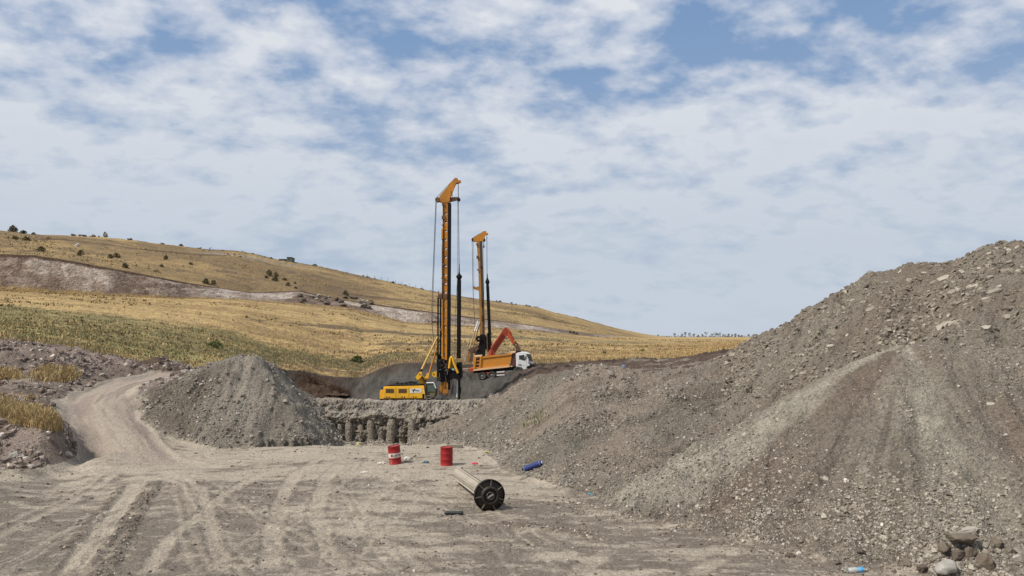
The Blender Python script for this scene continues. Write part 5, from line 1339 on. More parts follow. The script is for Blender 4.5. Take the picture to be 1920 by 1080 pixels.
# ---- the second, smaller rig behind the truck
f2_ = FR(117, 903, 705); u2 = 117 / F
rig2 = empty('drilling_rig', f2_.o, 'smaller brownish drilling rig standing behind the tipper truck', 'drilling rig', 'drilling rigs')
m_om = make_mat('weathered_orange_paint', (.42, .20, .04), .55, dirt=.65, dirtc=(.10, .06, .03), scale=.7)
mb = MB(); mb.prism(f2_.poly([(893.8, 453), (899.4, 453), (904.4, 600), (905.4, 664), (900.4, 664), (898.6, 560), (897, 500)]), -.45, .4); mast2 = mb.build('mast', m_om, rig2)
mb = MB(); mb.prism(f2_.poly([(899.6, 453), (904.4, 453), (908.6, 600), (909.6, 664), (905.6, 664), (904.6, 600)]), -.47, .42); mb.build('guide_rail', make_mat('dark_shaded_rail', (.075, .05, .03), .6, dirt=.5, dirtc=(.02, .02, .02)), mast2)  # mast's right half coloured dark as its shaded side
for (x0, y0, x1, y1) in [(893, 457, 896, 461), (893.6, 480, 897, 486), (895, 505, 897.6, 508), (900, 497, 903, 502), (902.4, 560, 904, 575), (903, 590, 905, 600)]:
    mb = MB(); f2_.box(mb, x0, y0, x1, y1, -.6, -.47); mb.build('mast_bracket', m_rst, mast2)
mb = MB(); pl = f2_.poly([(886.8, 446.2), (893, 443), (904, 437.4), (906.6, 433.8), (911.6, 433.6), (912.6, 437), (915.4, 437.6), (915, 440), (910, 440.4), (908.4, 446), (906, 453), (894, 453.4), (887.6, 453)]); mb.prism(pl, -.36, -.28); mb.prism(pl, .28, .36)
mb.prism(f2_.poly([(893, 446), (906, 440), (905, 453), (893.8, 453)]), -.28, .28); head2 = mb.build('mast_head', m_ora, rig2)
for px, py, r_ in ((887.4, 449.6, 3.4), (908.8, 437, 3.4), (907.4, 450, 2.8)):
    mb = MB(); f2_.cyl(mb, px, py, r_, -.25, .25, 16); mb.build('pulley', m_blk, head2)
mb = MB(); f2_.box(mb, 901, 447.6, 909.4, 452.6, -.3, .3); mb.build('side_arm', m_blk, head2)
mb = MB(); mb.path([f2_(886.4, 446, 0), f2_(907.4, 433.4, 0)], .045); mb.build('cable', m_rope, head2)
mb = MB(); mb.prism(f2_.poly([(886.2, 537.4), (888.4, 536.4), (893, 539), (897.4, 537), (899, 546), (894, 543.6), (889, 542.4), (886.2, 540.6)]), -.3, .3); mb.build('cable_guide', m_om, rig2)
mb = MB(); mb.path([f2_(885.2, 451, 0), f2_(886.8, 540, 0), f2_(890.4, 612, 0)], .05); mb.path([f2_(888, 453, .2), f2_(888.4, 540, .2)], .03); mb.build('cable', m_rope, rig2)
mb = MB(); mb.path([f2_(912.8, 440, 0), f2_(913.2, 515, 0)], .045); mb.build('cable', m_rope, rig2)
mb = MB(); mb.path([f2_(907.4, 452, -.1), f2_(907.2, 462, -.1)], .03); mb.tube(f2_(907.2, 460, -.1), f2_(907.2, 464.6, -.1), .08, .13, n=8); mb.build('hook', m_blk, rig2)
mb = MB(); mb.path([f2_(906.4, 453, .2), f2_(907.6, 560, .2), f2_(908.4, 630, .2)], .022); mb.build('cable', m_rope, rig2)
mb = MB(); f2_.cyl(mb, 912.9, 446.4, .9, -.1, .1, 8); mb.build('cable_clamp', m_blk, rig2)
kelly(f2_, rig2, 913.3, 513, 526, 628, 5.0, 918.2)
mb = MB(); f2_.cyl(mb, 898, 635.5, 5.6, -.7, .7, 24); dr_ = mb.build('winch_drum', m_blk, rig2)
mb = MB(); f2_.cyl(mb, 898, 635.5, 1.4, -.74, -.7, 12); mb.build('axle', m_bei, dr_)
mb = MB(); mb.prism(f2_.poly([(900, 627), (909.6, 627), (911, 640), (909.6, 668), (897.4, 668), (896, 652), (899, 642)]), -.5, .5)
mb.prism(f2_.poly([(907, 631), (918, 628), (921.6, 640), (921.4, 652), (917, 660), (911, 655), (907.6, 644)]), -.4, .6); mb.build('carriage', m_blk, rig2)
mb = MB(); f2_.cyl(mb, 911, 629.6, 1.6, -.5, -.35, 10); mb.tube(f2_(913.4, 625, -.45), f2_(914.6, 660, -.45), .12, n=6); mb.build('drive_motor', m_rst, rig2)
A_ = f2_(917, 624); B_ = f2_(919, 658); mb = MB(); mb.tube((A_.x, .2, A_.z), (B_.x, .2, B_.z), 3.2 * u2, 3.9 * u2, n=14); mb.build('rotary_head', m_blk, rig2)
strut(f2_, rig2, (881, 652.5), (896.6, 604), 2.6, 2.2, -.5, m_bei); strut(f2_, rig2, (886.4, 652.5), (899.2, 606), 2.6, 2.2, .4, m_om)
for (a_, b_, yy) in (((890.5, 621), (896.8, 602.4), -.52), ((893.6, 621), (899.4, 603.4), .38)):
    mb = MB(); mb.tube(f2_(*a_, yy - .02), f2_(*b_, yy - .02), 1.35 * u2, n=8); mb.build('piston_rod', m_wht, rig2)
mb = MB(); mb.prism(f2_.poly([(877.6, 655.6), (882, 654), (886, 651), (896, 648), (897.4, 653), (889, 662), (880, 661)]), -.6, .6); f2_.cyl(mb, 886, 656, 3.6, -.7, -.4, 14); mb.build('boom_bracket', m_rst, rig2)
mb = MB(); mb.prism(f2_.poly([(872, 656), (877, 655.4), (873.6, 688), (868.6, 688)]), -1.0, -.4); mb.build('boom', m_bei, rig2)
mb = MB(); mb.prism(f2_.poly([(878.4, 660), (881.4, 660), (879, 690), (875.4, 690)]), -.9, -.3); mb.build('boom', m_om, rig2)
mb = MB(); mb.prism(f2_.poly([(882.6, 661), (887.6, 659), (886.6, 692), (880.6, 692)]), -.8, -.2); mb.build('boom', m_rst, rig2)
mb = MB(); mb.prism(f2_.poly([(890.6, 655), (897.6, 652), (898, 668), (889.6, 668)]), -.3, .3); mb.build('winch_housing', make_mat('dull_grey_paint', (.08, .085, .09), .6), rig2)
mb = MB(); mb.path([f2_(898.4, 653, -.5), f2_(891, 660, -.55), f2_(893, 668, -.55)], .1); mb.build('hydraulic_hose', m_rst, rig2)
mb = MB(); f2_.box(mb, 868, 686, 935, 701, -1.2, 1.6); mb.build('engine_house', m_om, rig2)
for y_ in (-1.6, 1.1):
    mb = MB(); mb.prism(f2_.poly([(872, 701.2), (940, 701.2), (944, 705), (940, 712), (872, 712), (868, 706)]), y_, y_ + .7); mb.build('crawler_track', m_blk, rig2)

# ---- tipper truck
f3_ = FR(105, 940, 709); u3 = 105 / F
truck = empty('tipper_truck', f3_.o, 'tipper truck with white cab and orange dump bed, nose up on the ramp', 'truck')
m_bed = make_mat('orange_bed_paint', (.64, .25, .03), .5, dirt=.3, dirtc=(.45, .2, .06), scale=1.0)
m_bedp = make_mat('pale_orange_rail', (.86, .52, .26), .5, dirt=.2)
W0, W1 = -1.25, 1.25
mb = MB(); side = f3_.poly([(902.4, 671.6), (958.6, 664.6), (957.6, 675), (955, 684.2), (901.4, 689.6)])
mb.prism(side, W0 + .06, W0 + .12); mb.prism(side, W1 - .12, W1 - .06)
mb.prism(f3_.poly([(888, 691.6), (957, 684.6), (957, 686), (888, 693)]), W0 + .1, W1 - .1)
mb.prism(f3_.poly([(889.4, 671.4), (891, 671.2), (889.4, 691), (887.8, 691)]), W0 + .1, W1 - .1)
bed = mb.build('dump_bed', m_bed, truck)
mb = MB(); mb.prism(f3_.poly([(901.6, 669), (959.4, 662.6), (959.2, 665), (902, 671.6)]), W0 - .04, W0 + .14); mb.prism(f3_.poly([(901.6, 669), (959.4, 662.6), (959.2, 665), (902, 671.6)]), W1 - .14, W1 + .04); mb.build('top_rail', m_bed, bed)
mb = MB(); mb.prism(f3_.poly([(888, 692.4), (897, 690.2), (955.6, 684.4), (955.2, 687.6), (888, 694.8)]), W0 - .10, W0 + .1); mb.build('side_skirt', m_bedp, bed)
mb = MB(); mb.prism(f3_.poly([(900.6, 668.6), (903.6, 668.3), (901.8, 690), (898.6, 690.4)]), W0 - .08, W0 + .12); mb.build('corner_post', m_bed, bed)
mb = MB(); mb.prism(f3_.poly([(890.2, 668.6), (894, 668.2), (891.4, 691), (887.4, 691.4)]), W0 - .08, W0 + .12); mb.build('corner_post', m_bed, bed)
mb = MB()
for t_ in (0, .32, .64, .95): 
    y_ = 669.2 + t_ * 20; mb.prism(f3_.poly([(893.4 - t_ * 2.4, y_), (901 - t_ * 1.6, y_ - .6), (901 - t_ * 1.6, y_ + 1.2), (893.4 - t_ * 2.4, y_ + 1.8)]), W0 - .02, W0 + .1)
mb.build('tailgate_rib', m_bed, bed)
mb = MB(); mb.prism(f3_.poly([(892.6, 670), (901.6, 669), (900, 690), (890, 691)]), W0 + .1, W0 + .16); mb.build('rear_panel', m_rst, bed)
mb = MB(); mb.prism(f3_.poly([(889.6, 666.6), (903.8, 665.6), (903.8, 668.4), (889.6, 669.4)]), W0 - .1, W1 + .02); mb.build('rear_beam', m_bedp, bed)
mb = MB(); mb.prism(f3_.poly([(958.8, 662), (966.4, 660.8), (967.6, 684.6), (956.6, 686), (958.6, 676)]), W0 + .16, W1 - .1); mb.build('headboard', make_mat('shadowed_headboard_paint', (.09, .028, .018), .6), bed)  # headboard's shadow is darkened into this paint
mb = MB(); mb.prism(f3_.poly([(956.8, 659.6), (966.6, 658.6), (966.4, 660.7), (957.4, 663.2)]), W0 + .02, W1 - .02); mb.build('canopy', m_bedp, bed)
mb = MB(); mb.prism(f3_.poly([(958.4, 684.6), (961.6, 686.2), (958.4, 687.4), (956.4, 686.6)]), W0, W0 + .15); mb.build('hinge', m_bedp, bed)
mb = MB(); mb.prism(f3_.poly([(888, 694.4), (957, 687.2), (972, 690), (972, 694), (957, 694.6), (888, 699.4)]), W0 + .3, W1 - .3); mb.build('chassis', m_blk, truck)
# load
mb = MB(); nS = 26
Lp = lambda i_, j_: (lambda v: (v.x, W0 + .16 + (W1 - W0 - .32) * j_ / 8, v.z))(f3_(903 + 54 * i_ / nS, 671.5 - 6.6 * i_ / nS - 6.2 * math.exp(-((i_ / nS - .72) / .16) ** 2) * math.sin(math.pi * j_ / 8) + 1.2 * math.sin(i_ * 1.9 + j_)))
mb.add([Lp(i_, j_) for i_ in range(nS + 1) for j_ in range(9)], [(i_ * 9 + j_, (i_ + 1) * 9 + j_, (i_ + 1) * 9 + j_ + 1, i_ * 9 + j_ + 1) for i_ in range(nS) for j_ in range(8)], True)
o = mb.build('soil_load', make_mat('load_soil', (.10, .075, .055), .95, spec=.1)); o.location = f3_.o
tag(o, 'dark brown soil heaped inside the bed of the tipper truck', 'soil')
def wheel(fr, root, px, py, rpx, y0, y1, rimmat=m_stl):
    w_ = empty('wheel', fr(px, py, 0)); w_.parent = root
    u = fr.D / F; r = rpx * u; yc = (y0 + y1) / 2; h = (y1 - y0) / 2
    M_ = Matrix.Translation((0, yc, 0)) @ Matrix.Rotation(math.pi / 2, 4, 'X')
    MB().lathe([(r * .58, -h * .8), (r * .9, -h), (r * .99, -h * .75), (r, 0), (r * .99, h * .75), (r * .9, h), (r * .58, h * .8)], 24, M_).build('tyre', m_rub, w_)
    MB().lathe([(r * .6, h * .8), (r * .52, h * .55), (r * .3, h * .35), (r * .28, h * .85), (r * .16, h * .95), (.001, h * .95)], 20, M_).build('rim', rimmat, w_)
    MB().lathe([(r * .6, -h * .8), (r * .5, -h * .3), (.001, -h * .3)], 20, M_).build('rim', rimmat, w_)
    return w_
for px, py in ((905, 704.6), (922.8, 703.0)):
    wheel(f3_, truck, px, py, 7.6, W0, W0 + .5); wheel(f3_, truck, px, py, 7.6, W1 - .5, W1)
wheel(f3_, truck, 971.4, 698.4, 7.6, W0, W0 + .38); wheel(f3_, truck, 971.4, 698.4, 7.6, W1 - .38, W1)
def arch(fr, px, py, r0, r1, a0, a1, y0, y1, n=12):
    pts = [(px + r1 * math.cos(R(a0 + (a1 - a0) * k / n)), py - r1 * math.sin(R(a0 + (a1 - a0) * k / n))) for k in range(n + 1)] + [(px + r0 * math.cos(R(a1 - (a1 - a0) * k / n)), py - r0 * math.sin(R(a1 - (a1 - a0) * k / n))) for k in range(n + 1)]
    vs = []; fs = []
    for (a_, b_) in pts: v = fr(a_, b_); vs += [(v.x, y0, v.z), (v.x, y1, v.z)]
    N_ = n + 1
    for k in range(n):
        o1, o2, i1, i2 = k, k + 1, 2 * N_ - 1 - k, 2 * N_ - 2 - k
        fs += [(2 * o1, 2 * o2, 2 * i2, 2 * i1), (2 * o1 + 1, 2 * i1 + 1, 2 * i2 + 1, 2 * o2 + 1), (2 * o1, 2 * o1 + 1, 2 * o2 + 1, 2 * o2), (2 * i1, 2 * i2, 2 * i2 + 1, 2 * i1 + 1)]
    return MB().add(vs, fs)
m_fen = make_mat('grey_plastic', (.07, .07, .07), .6, dirt=.5)
arch(f3_, 971.4, 698.4, 8.6, 10.4, 10, 175, W0 - .03, W0 + .45).build('wheel_arch', m_fen, truck)
arch(f3_, 905, 704.6, 8.4, 9.2, 60, 165, W0, W0 + .5).build('mudguard', m_blk, truck)
mb = MB()
for yy in (695.4, 701.2): mb.prism(f3_.poly([(931.6, yy + .6), (946.4, yy - .5), (946.4, yy + 1.6), (931.6, yy + 2.6)]), W0, W0 + .3)
mb.build('side_guard', m_wht, truck)
mb = MB(); mb.prism(f3_.poly([(948, 694.6), (961, 693.4), (961, 703), (948, 703.6)]), W0 + .02, W0 + .7); mb.build('fuel_tank', m_stl, truck)
# cab
mb = MB(); mb.prism(f3_.poly([(967.6, 663.0), (970, 661.2), (978, 659.6), (988, 660.2), (993.4, 662.6), (998.6, 677.4), (999.4, 684), (994.6, 692.4), (982.6, 693.6), (979, 688.8), (971, 686.8), (967.8, 687.6)]), W0 + .02, W1 - .02)
cab3 = mb.build('cab', m_wht, truck, bevel=.05)
mb = MB(); mb.prism(f3_.poly([(970.2, 664.2), (984.4, 664.4), (987.8, 686.6), (985.4, 688), (982.6, 684.8), (975, 683), (970.4, 684)]), W0 - .015, W0 + .018); dr3 = mb.build('door', m_wht, cab3, bevel=.012)
mb = MB(); mb.prism(f3_.poly([(972.8, 666.2), (982.4, 664.6), (984.8, 675.6), (979, 675.0), (976.4, 673.6), (973.4, 674.0)]), W0 - .03, W0 - .016); mb.build('side_window', m_gls, dr3)
mb = MB(); f3_.box(mb, 972.6, 682.4, 976.4, 683.6, W0 - .05, W0 - .016); mb.build('handle', m_blk, dr3)
mb = MB(); mb.prism(f3_.poly([(986.0, 663.4), (993.2, 663.4), (998.2, 677.2), (992, 676.0)]), W0 - .012, W0 + .019); mb.prism(f3_.poly([(993.5, 663.4), (994.4, 663.4), (999.4, 677.3), (998.5, 677.3)]), W0 + .03, W1 - .1); mb.build('windscreen', m_gls, cab3)
mb = MB(); mb.prism(f3_.poly([(987.4, 686.4), (993, 684.6), (993.6, 681.6), (999.8, 682.4), (1000, 687.4), (998, 692.4), (988, 692.8)]), W0 - .02, W1 + .02); mb.build('bumper', m_blk, cab3)
mb = MB(); f3_.box(mb, 991, 679, 998.6, 680.6, W0 - .016, W0 + .019); mb.build('trim_line', m_stl, cab3)
mb = MB(); f3_.box(mb, 984.6, 667, 987, 673.6, W0 - .35, W0 - .2); mb.build('mirror', m_blk, cab3)
mb = MB(); f3_.box(mb, 967.4, 658.4, 976.6, 661.4, W0 + .1, W1 - .2); mb.build('roof_box', m_blk, cab3)

# ---- red excavator behind the truck
f4_ = FR(109.5, 905, 708); u4 = 109.5 / F
exc = empty('excavator', f4_.o, 'red excavator behind the tipper truck, reaching over its bed with a bent arm', 'excavator')
mb = MB(); mb.prism(f4_.poly([(880.4, 690.2), (889, 687.6), (890, 676), (926, 674), (930, 680), (930, 702.6), (881, 702.6)]), -1.4, 1.4); mb.build('engine_house', m_red, exc, bevel=.06)
mb = MB(); mb.prism(f4_.poly([(866.8, 690.8), (879.9, 690.0), (880.1, 702.6), (867.4, 703.0)]), -1.35, 1.35); mb.build('counterweight', make_mat('faded_counterweight', (.27, .21, .165), .7, dirt=.4), exc, bevel=.06)
mb = MB(); mb.prism(f4_.poly([(866, 703.6), (930, 703.2), (934, 706), (930, 712), (874, 712), (868, 707)]), -1.5, 1.5); mb.build('crawler_track', m_rst, exc)
mb = MB(); f4_.box(mb, 930.4, 674, 950, 700, -1.4, -.3); cabx = mb.build('cab', m_redd, exc)
mb = MB(); f4_.box(mb, 932, 676, 948, 688, -1.43, -1.402); mb.build('window', m_gls, cabx)
mb = MB(); mb.prism(f4_.poly([(914.6, 668), (917.6, 657), (932, 635.4), (944.6, 616.4), (948, 613.6), (951.2, 618), (950.2, 630), (946, 636.6), (934.4, 652), (925.6, 668)]), -.32, .32); bm_ = mb.build('boom', m_redd, exc)
mb = MB(); mb.tube(f4_(921, 652, -.5), f4_(941, 623, -.5), 1.3 * u4, n=10); mb.tube(f4_(926, 646, .45), f4_(942, 624, .45), 1.3 * u4, n=10); mb.build('boom_cylinder', m_red, bm_)
mb = MB(); mb.prism(f4_.poly([(917, 656), (922, 657), (921, 668), (915.6, 668)]), -.42, -.33); mb.build('boom_foot', m_red, bm_)
mb = MB(); mb.prism(f4_.poly([(946.2, 615.2), (950.2, 613.2), (953.6, 617.2), (958.8, 622.8), (962, 633), (965.6, 642), (965.2, 647), (961.6, 645.6), (955, 635.6), (950.6, 629.6)]), -.27, .27); st_ = mb.build('stick', m_red, exc)
mb = MB(); mb.tube(f4_(955, 620.4, -.36), f4_(964, 637.6, -.36), 1.1 * u4, n=8); mb.build('stick_cylinder', m_redd, st_)
mb = MB(); mb.path([f4_(963, 644, -.3), f4_(966, 649, -.3), f4_(971.6, 648.6, -.3), f4_(968.6, 654, -.3)], .13, n=7); mb.path([f4_(965, 641, .25), f4_(970, 645, .25), f4_(973, 652, .25)], .12, n=7); mb.build('bucket_linkage', m_rst, exc)
mb = MB(); mb.prism(f4_.poly([(965, 650), (970, 647.4), (975, 651), (977.4, 661.4), (972, 666), (966.4, 661), (967.4, 656)]), -.55, .55); mb.build('bucket', m_rst, exc)

# ------------------------------------------------------------------ things on the pit floor
def onfloor(px, py): return hit(px, py)[0]
m_drum = make_mat('drum_red', (.30, .006, .008), .5, dirt=.35, dirtc=(.16, .05, .035), scale=4)
m_drumw = make_mat('drum_white', (.62, .55, .49), .5, dirt=.3, dirtc=(.4, .25, .2), scale=5)
m_drumd = make_mat('drum_print_dark', (.10, .012, .012), .5)
def drum(px, py, hpx, label, tilt=(0, 0), band=False):
    p = onfloor(px, py); mpp = p.y / F; H = hpx * mpp; r = H * .335
    root = empty('oil_drum', p - Vector((0, -r * .3, .015)), label, 'barrel', 'red oil drums')
    root.rotation_euler = (tilt[0], tilt[1], 0)
    pr = [(r * .97, 0), (r * 1.02, .004), (r * 1.02, .02), (r, .026), (r, H * .31), (r * 1.025, H * .33), (r * 1.025, H * .345), (r, H * .365), (r, H * .635), (r * 1.025, H * .655), (r * 1.025, H * .67), (r, H * .69), (r, H - .026), (r * 1.02, H - .02), (r * 1.02, H), (r * .97, H)]
    MB().lathe(pr, 36).build('body', m_drum, root)
    MB().lathe([(.001, H - .025), (r * .96, H - .025), (r * .97, H)], 36).build('lid', m_drum, root)
    mb = MB(); mb.tube((r * .55, 0, H - .025), (r * .55, 0, H - .005), .03, n=10); mb.build('bung', m_stl, root)
    if band:
        MB().lathe([(r * 1.004, H * .375), (r * 1.008, H * .38), (r * 1.008, H * .62), (r * 1.004, H * .625)], 36).build('painted_band', m_drumw, root)
        text_obj('lettering', 'LUKOIL', H * .17, m_drumd, root, (0, 0, H * .5), wrap=r * 1.012, ext=.002).rotation_euler = (0, 0, R(31))
        mb = MB(); 
        c0 = R(-27); 
        for k in range(4):
            a0 = c0 + k * .075; a1 = c0 + (k + 1) * .075; rr_ = r * 1.013
            mb.add([(rr_ * math.sin(a0), -rr_ * math.cos(a0), H * .44), (rr_ * math.sin(a1), -rr_ * math.cos(a1), H * .44), (rr_ * math.sin(a1), -rr_ * math.cos(a1), H * .575), (rr_ * math.sin(a0), -rr_ * math.cos(a0), H * .575)], [(0, 1, 2, 3)])
        mb.build('emblem', m_drumd, root)
        mb = MB(); g = random.Random(3)
        for k in range(30):
            a0 = g.uniform(-1.15, -.35); z0 = g.uniform(.03, .27) * H; s_ = g.uniform(.01, .05); rr_ = r * 1.006
            mb.add([(rr_ * math.sin(a0), -rr_ * math.cos(a0), z0), (rr_ * math.sin(a0 + s_ * 1.2), -rr_ * math.cos(a0 + s_ * 1.2), z0), (rr_ * math.sin(a0 + s_), -rr_ * math.cos(a0 + s_), z0 + s_ * 1.1), (rr_ * math.sin(a0 - s_ * .3), -rr_ * math.cos(a0 - s_ * .3), z0 + s_)], [(0, 1, 2, 3)])
        mb.build('paint_splash', make_mat('splash_pink', (.62, .3, .28), .6), root)
    return root
drum(741, 870, 33.5, 'leaning red oil drum with a white lettered band', (R(1), R(-6)), True)
drum(837, 872.6, 34, 'plain red oil drum standing near the end of the fluted tube')

# fluted steel tube with a flanged end (a kelly bar lying on the ground)
pA = onfloor(856, 905); 
D1 = 26.2
c1 = P(918, 932, D1); gz1 = ground_at(c1.x, c1.y)[0]
Rf = 29.2 * D1 / F
c1.z = gz1 + Rf - .04
c0 = P(857, 900, 31.6); g0 = ground_at(c0.x, c0.y)[0]; rt = .26
c0.z = g0 + rt + .12
kroot = empty('drill_stem', c1, 'pale fluted drill stem lying on the dust with a dark spoked flange towards the camera', 'drill pipe')
dv = (c0 - c1); Lk = dv.length; qk = dv.to_track_quat('Z', 'Y'); Mk = qk.to_matrix().to_4x4()
m_kel = make_mat('dusty_pale_steel', (.35, .31, .25), .7, dirt=.5, dirtc=(.2, .15, .11), scale=2.2, bump=.25)
m_keld = make_mat('oily_dark_steel', (.022, .016, .012), .55, dirt=.4, dirtc=(.06, .045, .03), scale=4, bump=.3)
def fl_ring(r, n=48):   # octagonal section with raised drive keys
    out = []
    for k in range(n):
        a = 2 * math.pi * k / n; m = (a + .2) % (math.pi / 4) - math.pi / 8
        rr_ = r * math.cos(math.pi / 8) / math.cos(m)
        out.append((a, rr_))
    return out
mb = MB(); vs = []; zsx = [.30, .9, 1.2, 1.25, 2.2, 3.2, Lk - .25, Lk - .2, Lk]; rs = [.27, .27, .27, .25, .245, .245, .245, .22, .19]
for z_, r_ in zip(zsx, rs):
    for a, q_r in fl_ring(r_): vs.append(Mk @ Vector((q_r * math.cos(a), q_r * math.sin(a), z_)))
n_ = 48; mb.add(vs, [(i * n_ + j, i * n_ + (j + 1) % n_, (i + 1) * n_ + (j + 1) % n_, (i + 1) * n_ + j) for i in range(len(zsx) - 1) for j in range(n_)]); mb.add(vs[-n_:], [tuple(range(n_))])
mb.build('tube', m_kel, kroot)
for k in range(6):
    a = k * math.pi / 3 + .35; mb = MB()
    mt = Mk @ Matrix.Rotation(a, 4, 'Z')
    mb.box(.22, .282, -.035, .035, 1.3, Lk - .35, mt); mb.box(.24, .31, -.05, .05, .6, 1.15, mt)
    mb.build('drive_key', m_kel, kroot)
mb = MB()
for k in (2, 3, 4, 5):
    mt = Mk @ Matrix.Rotation(k * math.pi / 4 + .1, 4, 'Z'); mb.box(.22, .252, -.06, .06, 1.5, Lk - .6, mt)
mb.build('side_slot', m_keld, kroot)
MB().lathe([(.30, .42), (.35, .36), (.38, .20), (.34, .12), (.28, .12)], 32, Mk).build('collar', m_keld, kroot)
def annulus(r0, r1, z0, z1, n=44): return [(r0, z0), (r1, z0), (r1, z1), (r0, z1), (r0, z0)]
MB().lathe(annulus(Rf * .50, Rf, .02, .07), 44, Mk).build('flange', m_keld, kroot)
MB().lathe([(Rf * .97, -.02), (Rf, -.02), (Rf, .09), (Rf * .97, .09)], 44, Mk).build('rim', m_keld, kroot)
m_rib = make_mat('worn_rib_steel', (.13, .105, .08), .5, metal=.2, dirt=.4)
for k in range(7):
    a = 2 * math.pi * k / 7 + math.pi / 2 + .12; mt = Mk @ Matrix.Rotation(a, 4, 'Z'); mb = MB(); mb.box(Rf * .54, Rf * .93, -.015, .015, -.05, .02, mt); mb.build('rib', m_rib, kroot)
MB().lathe([(Rf * .58, .05), (Rf * .58, -.10), (Rf * .50, -.13), (Rf * .44, -.13), (Rf * .42, -.06), (Rf * .34, -.06), (Rf * .33, -.10), (Rf * .27, -.10), (Rf * .26, .10), (.001, .10)], 36, Mk).build('hub', m_keld, kroot)
for k in range(14):
    a = 2 * math.pi * k / 14; p = Mk @ Vector((Rf * .46 * math.cos(a), Rf * .46 * math.sin(a), -.13)); p2 = Mk @ Vector((Rf * .46 * math.cos(a), Rf * .46 * math.sin(a), -.155)); MB().tube(p, p2, .022, n=6).build('bolt', m_keld, kroot)
MB().lathe([(Rf * .25, .06), (Rf * .25, -.12), (Rf * .21, -.14), (Rf * .2, .02), (.001, .02)], 24, Mk).build('inner_tube', make_mat('grey_green_steel', (.10, .10, .08), .5), kroot)
mb = MB(); mt = Mk @ Matrix.Rotation(2.6, 4, 'Z'); mb.box(-.12, .12, -.03, .03, -.13, -.02, mt); mb.build('locking_bar', make_mat('bright_steel', (.5, .48, .42), .35, metal=.5), kroot)
mb = MB(); mt = Mk @ Matrix.Rotation(-math.pi / 2 - .95, 4, 'Z'); mb.box(.32, Rf * 1.03, -.05, .03, .0, .42, mt); mb.build('flange_foot', m_keld, kroot)

# black rubber piece
p = onfloor(851, 965); mb = MB(); o = None
M_ = Matrix.Translation((0, 0, .085)) @ Matrix.Rotation(R(3), 4, 'Z') @ Matrix.Rotation(math.pi / 2, 4, 'Y')
mb.lathe([(.001, -.32), (.05, -.32), (.08, -.30), (.088, -.2), (.075, -.05), (.08, .12), (.09, .24), (.075, .31), (.04, .32), (.001, .32)], 14, M_)
o = mb.build('rubber_hose', make_mat('black_rubber', (.022, .026, .03), .6, dirt=.2)); o.location = p; o.scale = (1, .9, .72)
tag(o, 'short thick black rubber piece lying in front of the fluted drill stem', 'rubber tube')
# blue roll on the heap foot
pa, _ = hit(981, 884); pb, _ = hit(1016, 869)
pm = pa.lerp(pb, .5); rr_ = .135; pm.z = max(ground_at(pm.x, pm.y)[0], pm.z) + rr_ * .55
rl = empty('blue_bundle', pm, 'long blue wrapped bundle lying at the foot of the middle heap', 'bundle')
dq = (pb - pa); Lb = dq.length; half = Lb / 2; Mq = dq.to_track_quat('Z', 'Y').to_matrix().to_4x4()
m_tarp = make_mat('blue_tarp', (.012, .026, .14), .55, dirt=.25, dirtc=(.10, .12, .2), scale=9, bump=.8)
mb = MB(); g = random.Random(4); prof_ = [(-.98, .55), (-.92, .85), (-.6, 1.0), (-.3, .96), (0, 1.02), (.35, .95), (.7, 1.02), (.9, .84), (.98, .55)]
vs = []
for t_, k_ in prof_:
    for j_ in range(16):
        a = 2 * math.pi * j_ / 16; r2 = rr_ * k_ * (1 + .07 * math.sin(3 * a + t_ * 5) + g.uniform(-.04, .04)); vs.append(Mq @ Vector((r2 * math.cos(a), r2 * math.sin(a), t_ * half)))
mb.add(vs, [(i * 16 + j, i * 16 + (j + 1) % 16, (i + 1) * 16 + (j + 1) % 16, (i + 1) * 16 + j) for i in range(8) for j in range(16)], True); mb.add(vs[:16], [tuple(range(15, -1, -1))]); mb.add(vs[-16:], [tuple(range(16))])
mb.build('wrapping', m_tarp, rl)
for s_ in (-1, 1):
    mb = MB(); mb.tube(Mq @ Vector((0, 0, s_ * half * .97)), Mq @ Vector((0, 0, s_ * half * 1.08)), rr_ * .5, rr_ * .62, n=10); mb.build('end_tie', m_blk if s_ < 0 else make_mat('pale_cord', (.45, .47, .5), .7), rl)
for t_ in (-.82, .8):
    MB().lathe([(rr_ * 1.0, t_ * half - .03), (rr_ * 1.04, t_ * half), (rr_ * 1.0, t_ * half + .03)], 16, Mq).build('band', make_mat('pale_band', (.06, .09, .22), .6), rl)

def crumple(name, px, py, w_, h_, mat, label, cat, seed, flat=.5, n=3, at=None, sharp=.34):
    import bmesh
    bm = bmesh.new(); bmesh.ops.create_icosphere(bm, subdivisions=n, radius=.5); g = random.Random(seed)
    o1, o2, o3 = g.uniform(0, 9), g.uniform(0, 9), g.uniform(0, 9)
    for v in bm.verts:
        c = v.co; k = 1 + sharp * math.sin(c.x * 9 + o1) * math.cos(c.y * 11 + o2) + sharp * .6 * math.sin(c.z * 17 + c.x * 13 + o3) + g.uniform(-.05, .05)
        v.co = Vector((c.x * k * w_, c.y * k * w_ * .7, max(c.z, -.25) * k * h_))
    me = bpy.data.meshes.new(name); bm.to_mesh(me); bm.free(); me.materials.append(mat)
    o = bpy.data.objects.new(name, me); col.objects.link(o); p = at or onfloor(px, py); o.location = p + Vector((0, 0, h_ * .2)); o.rotation_euler = (0, 0, g.uniform(-.4, .4))
    return tag(o, label, cat)
m_pw = make_mat('white_scrap', (.66, .62, .56), .7, dirt=.3); 
crumple('scrap', 763, 862, .26, .2, m_pw, 'small white lump on the floor right of the lettered drum', 'scrap', 1)
crumple('scrap', 716, 870, .34, .14, m_pw, 'flat white scrap on the floor left of the lettered drum', 'scrap', 2)
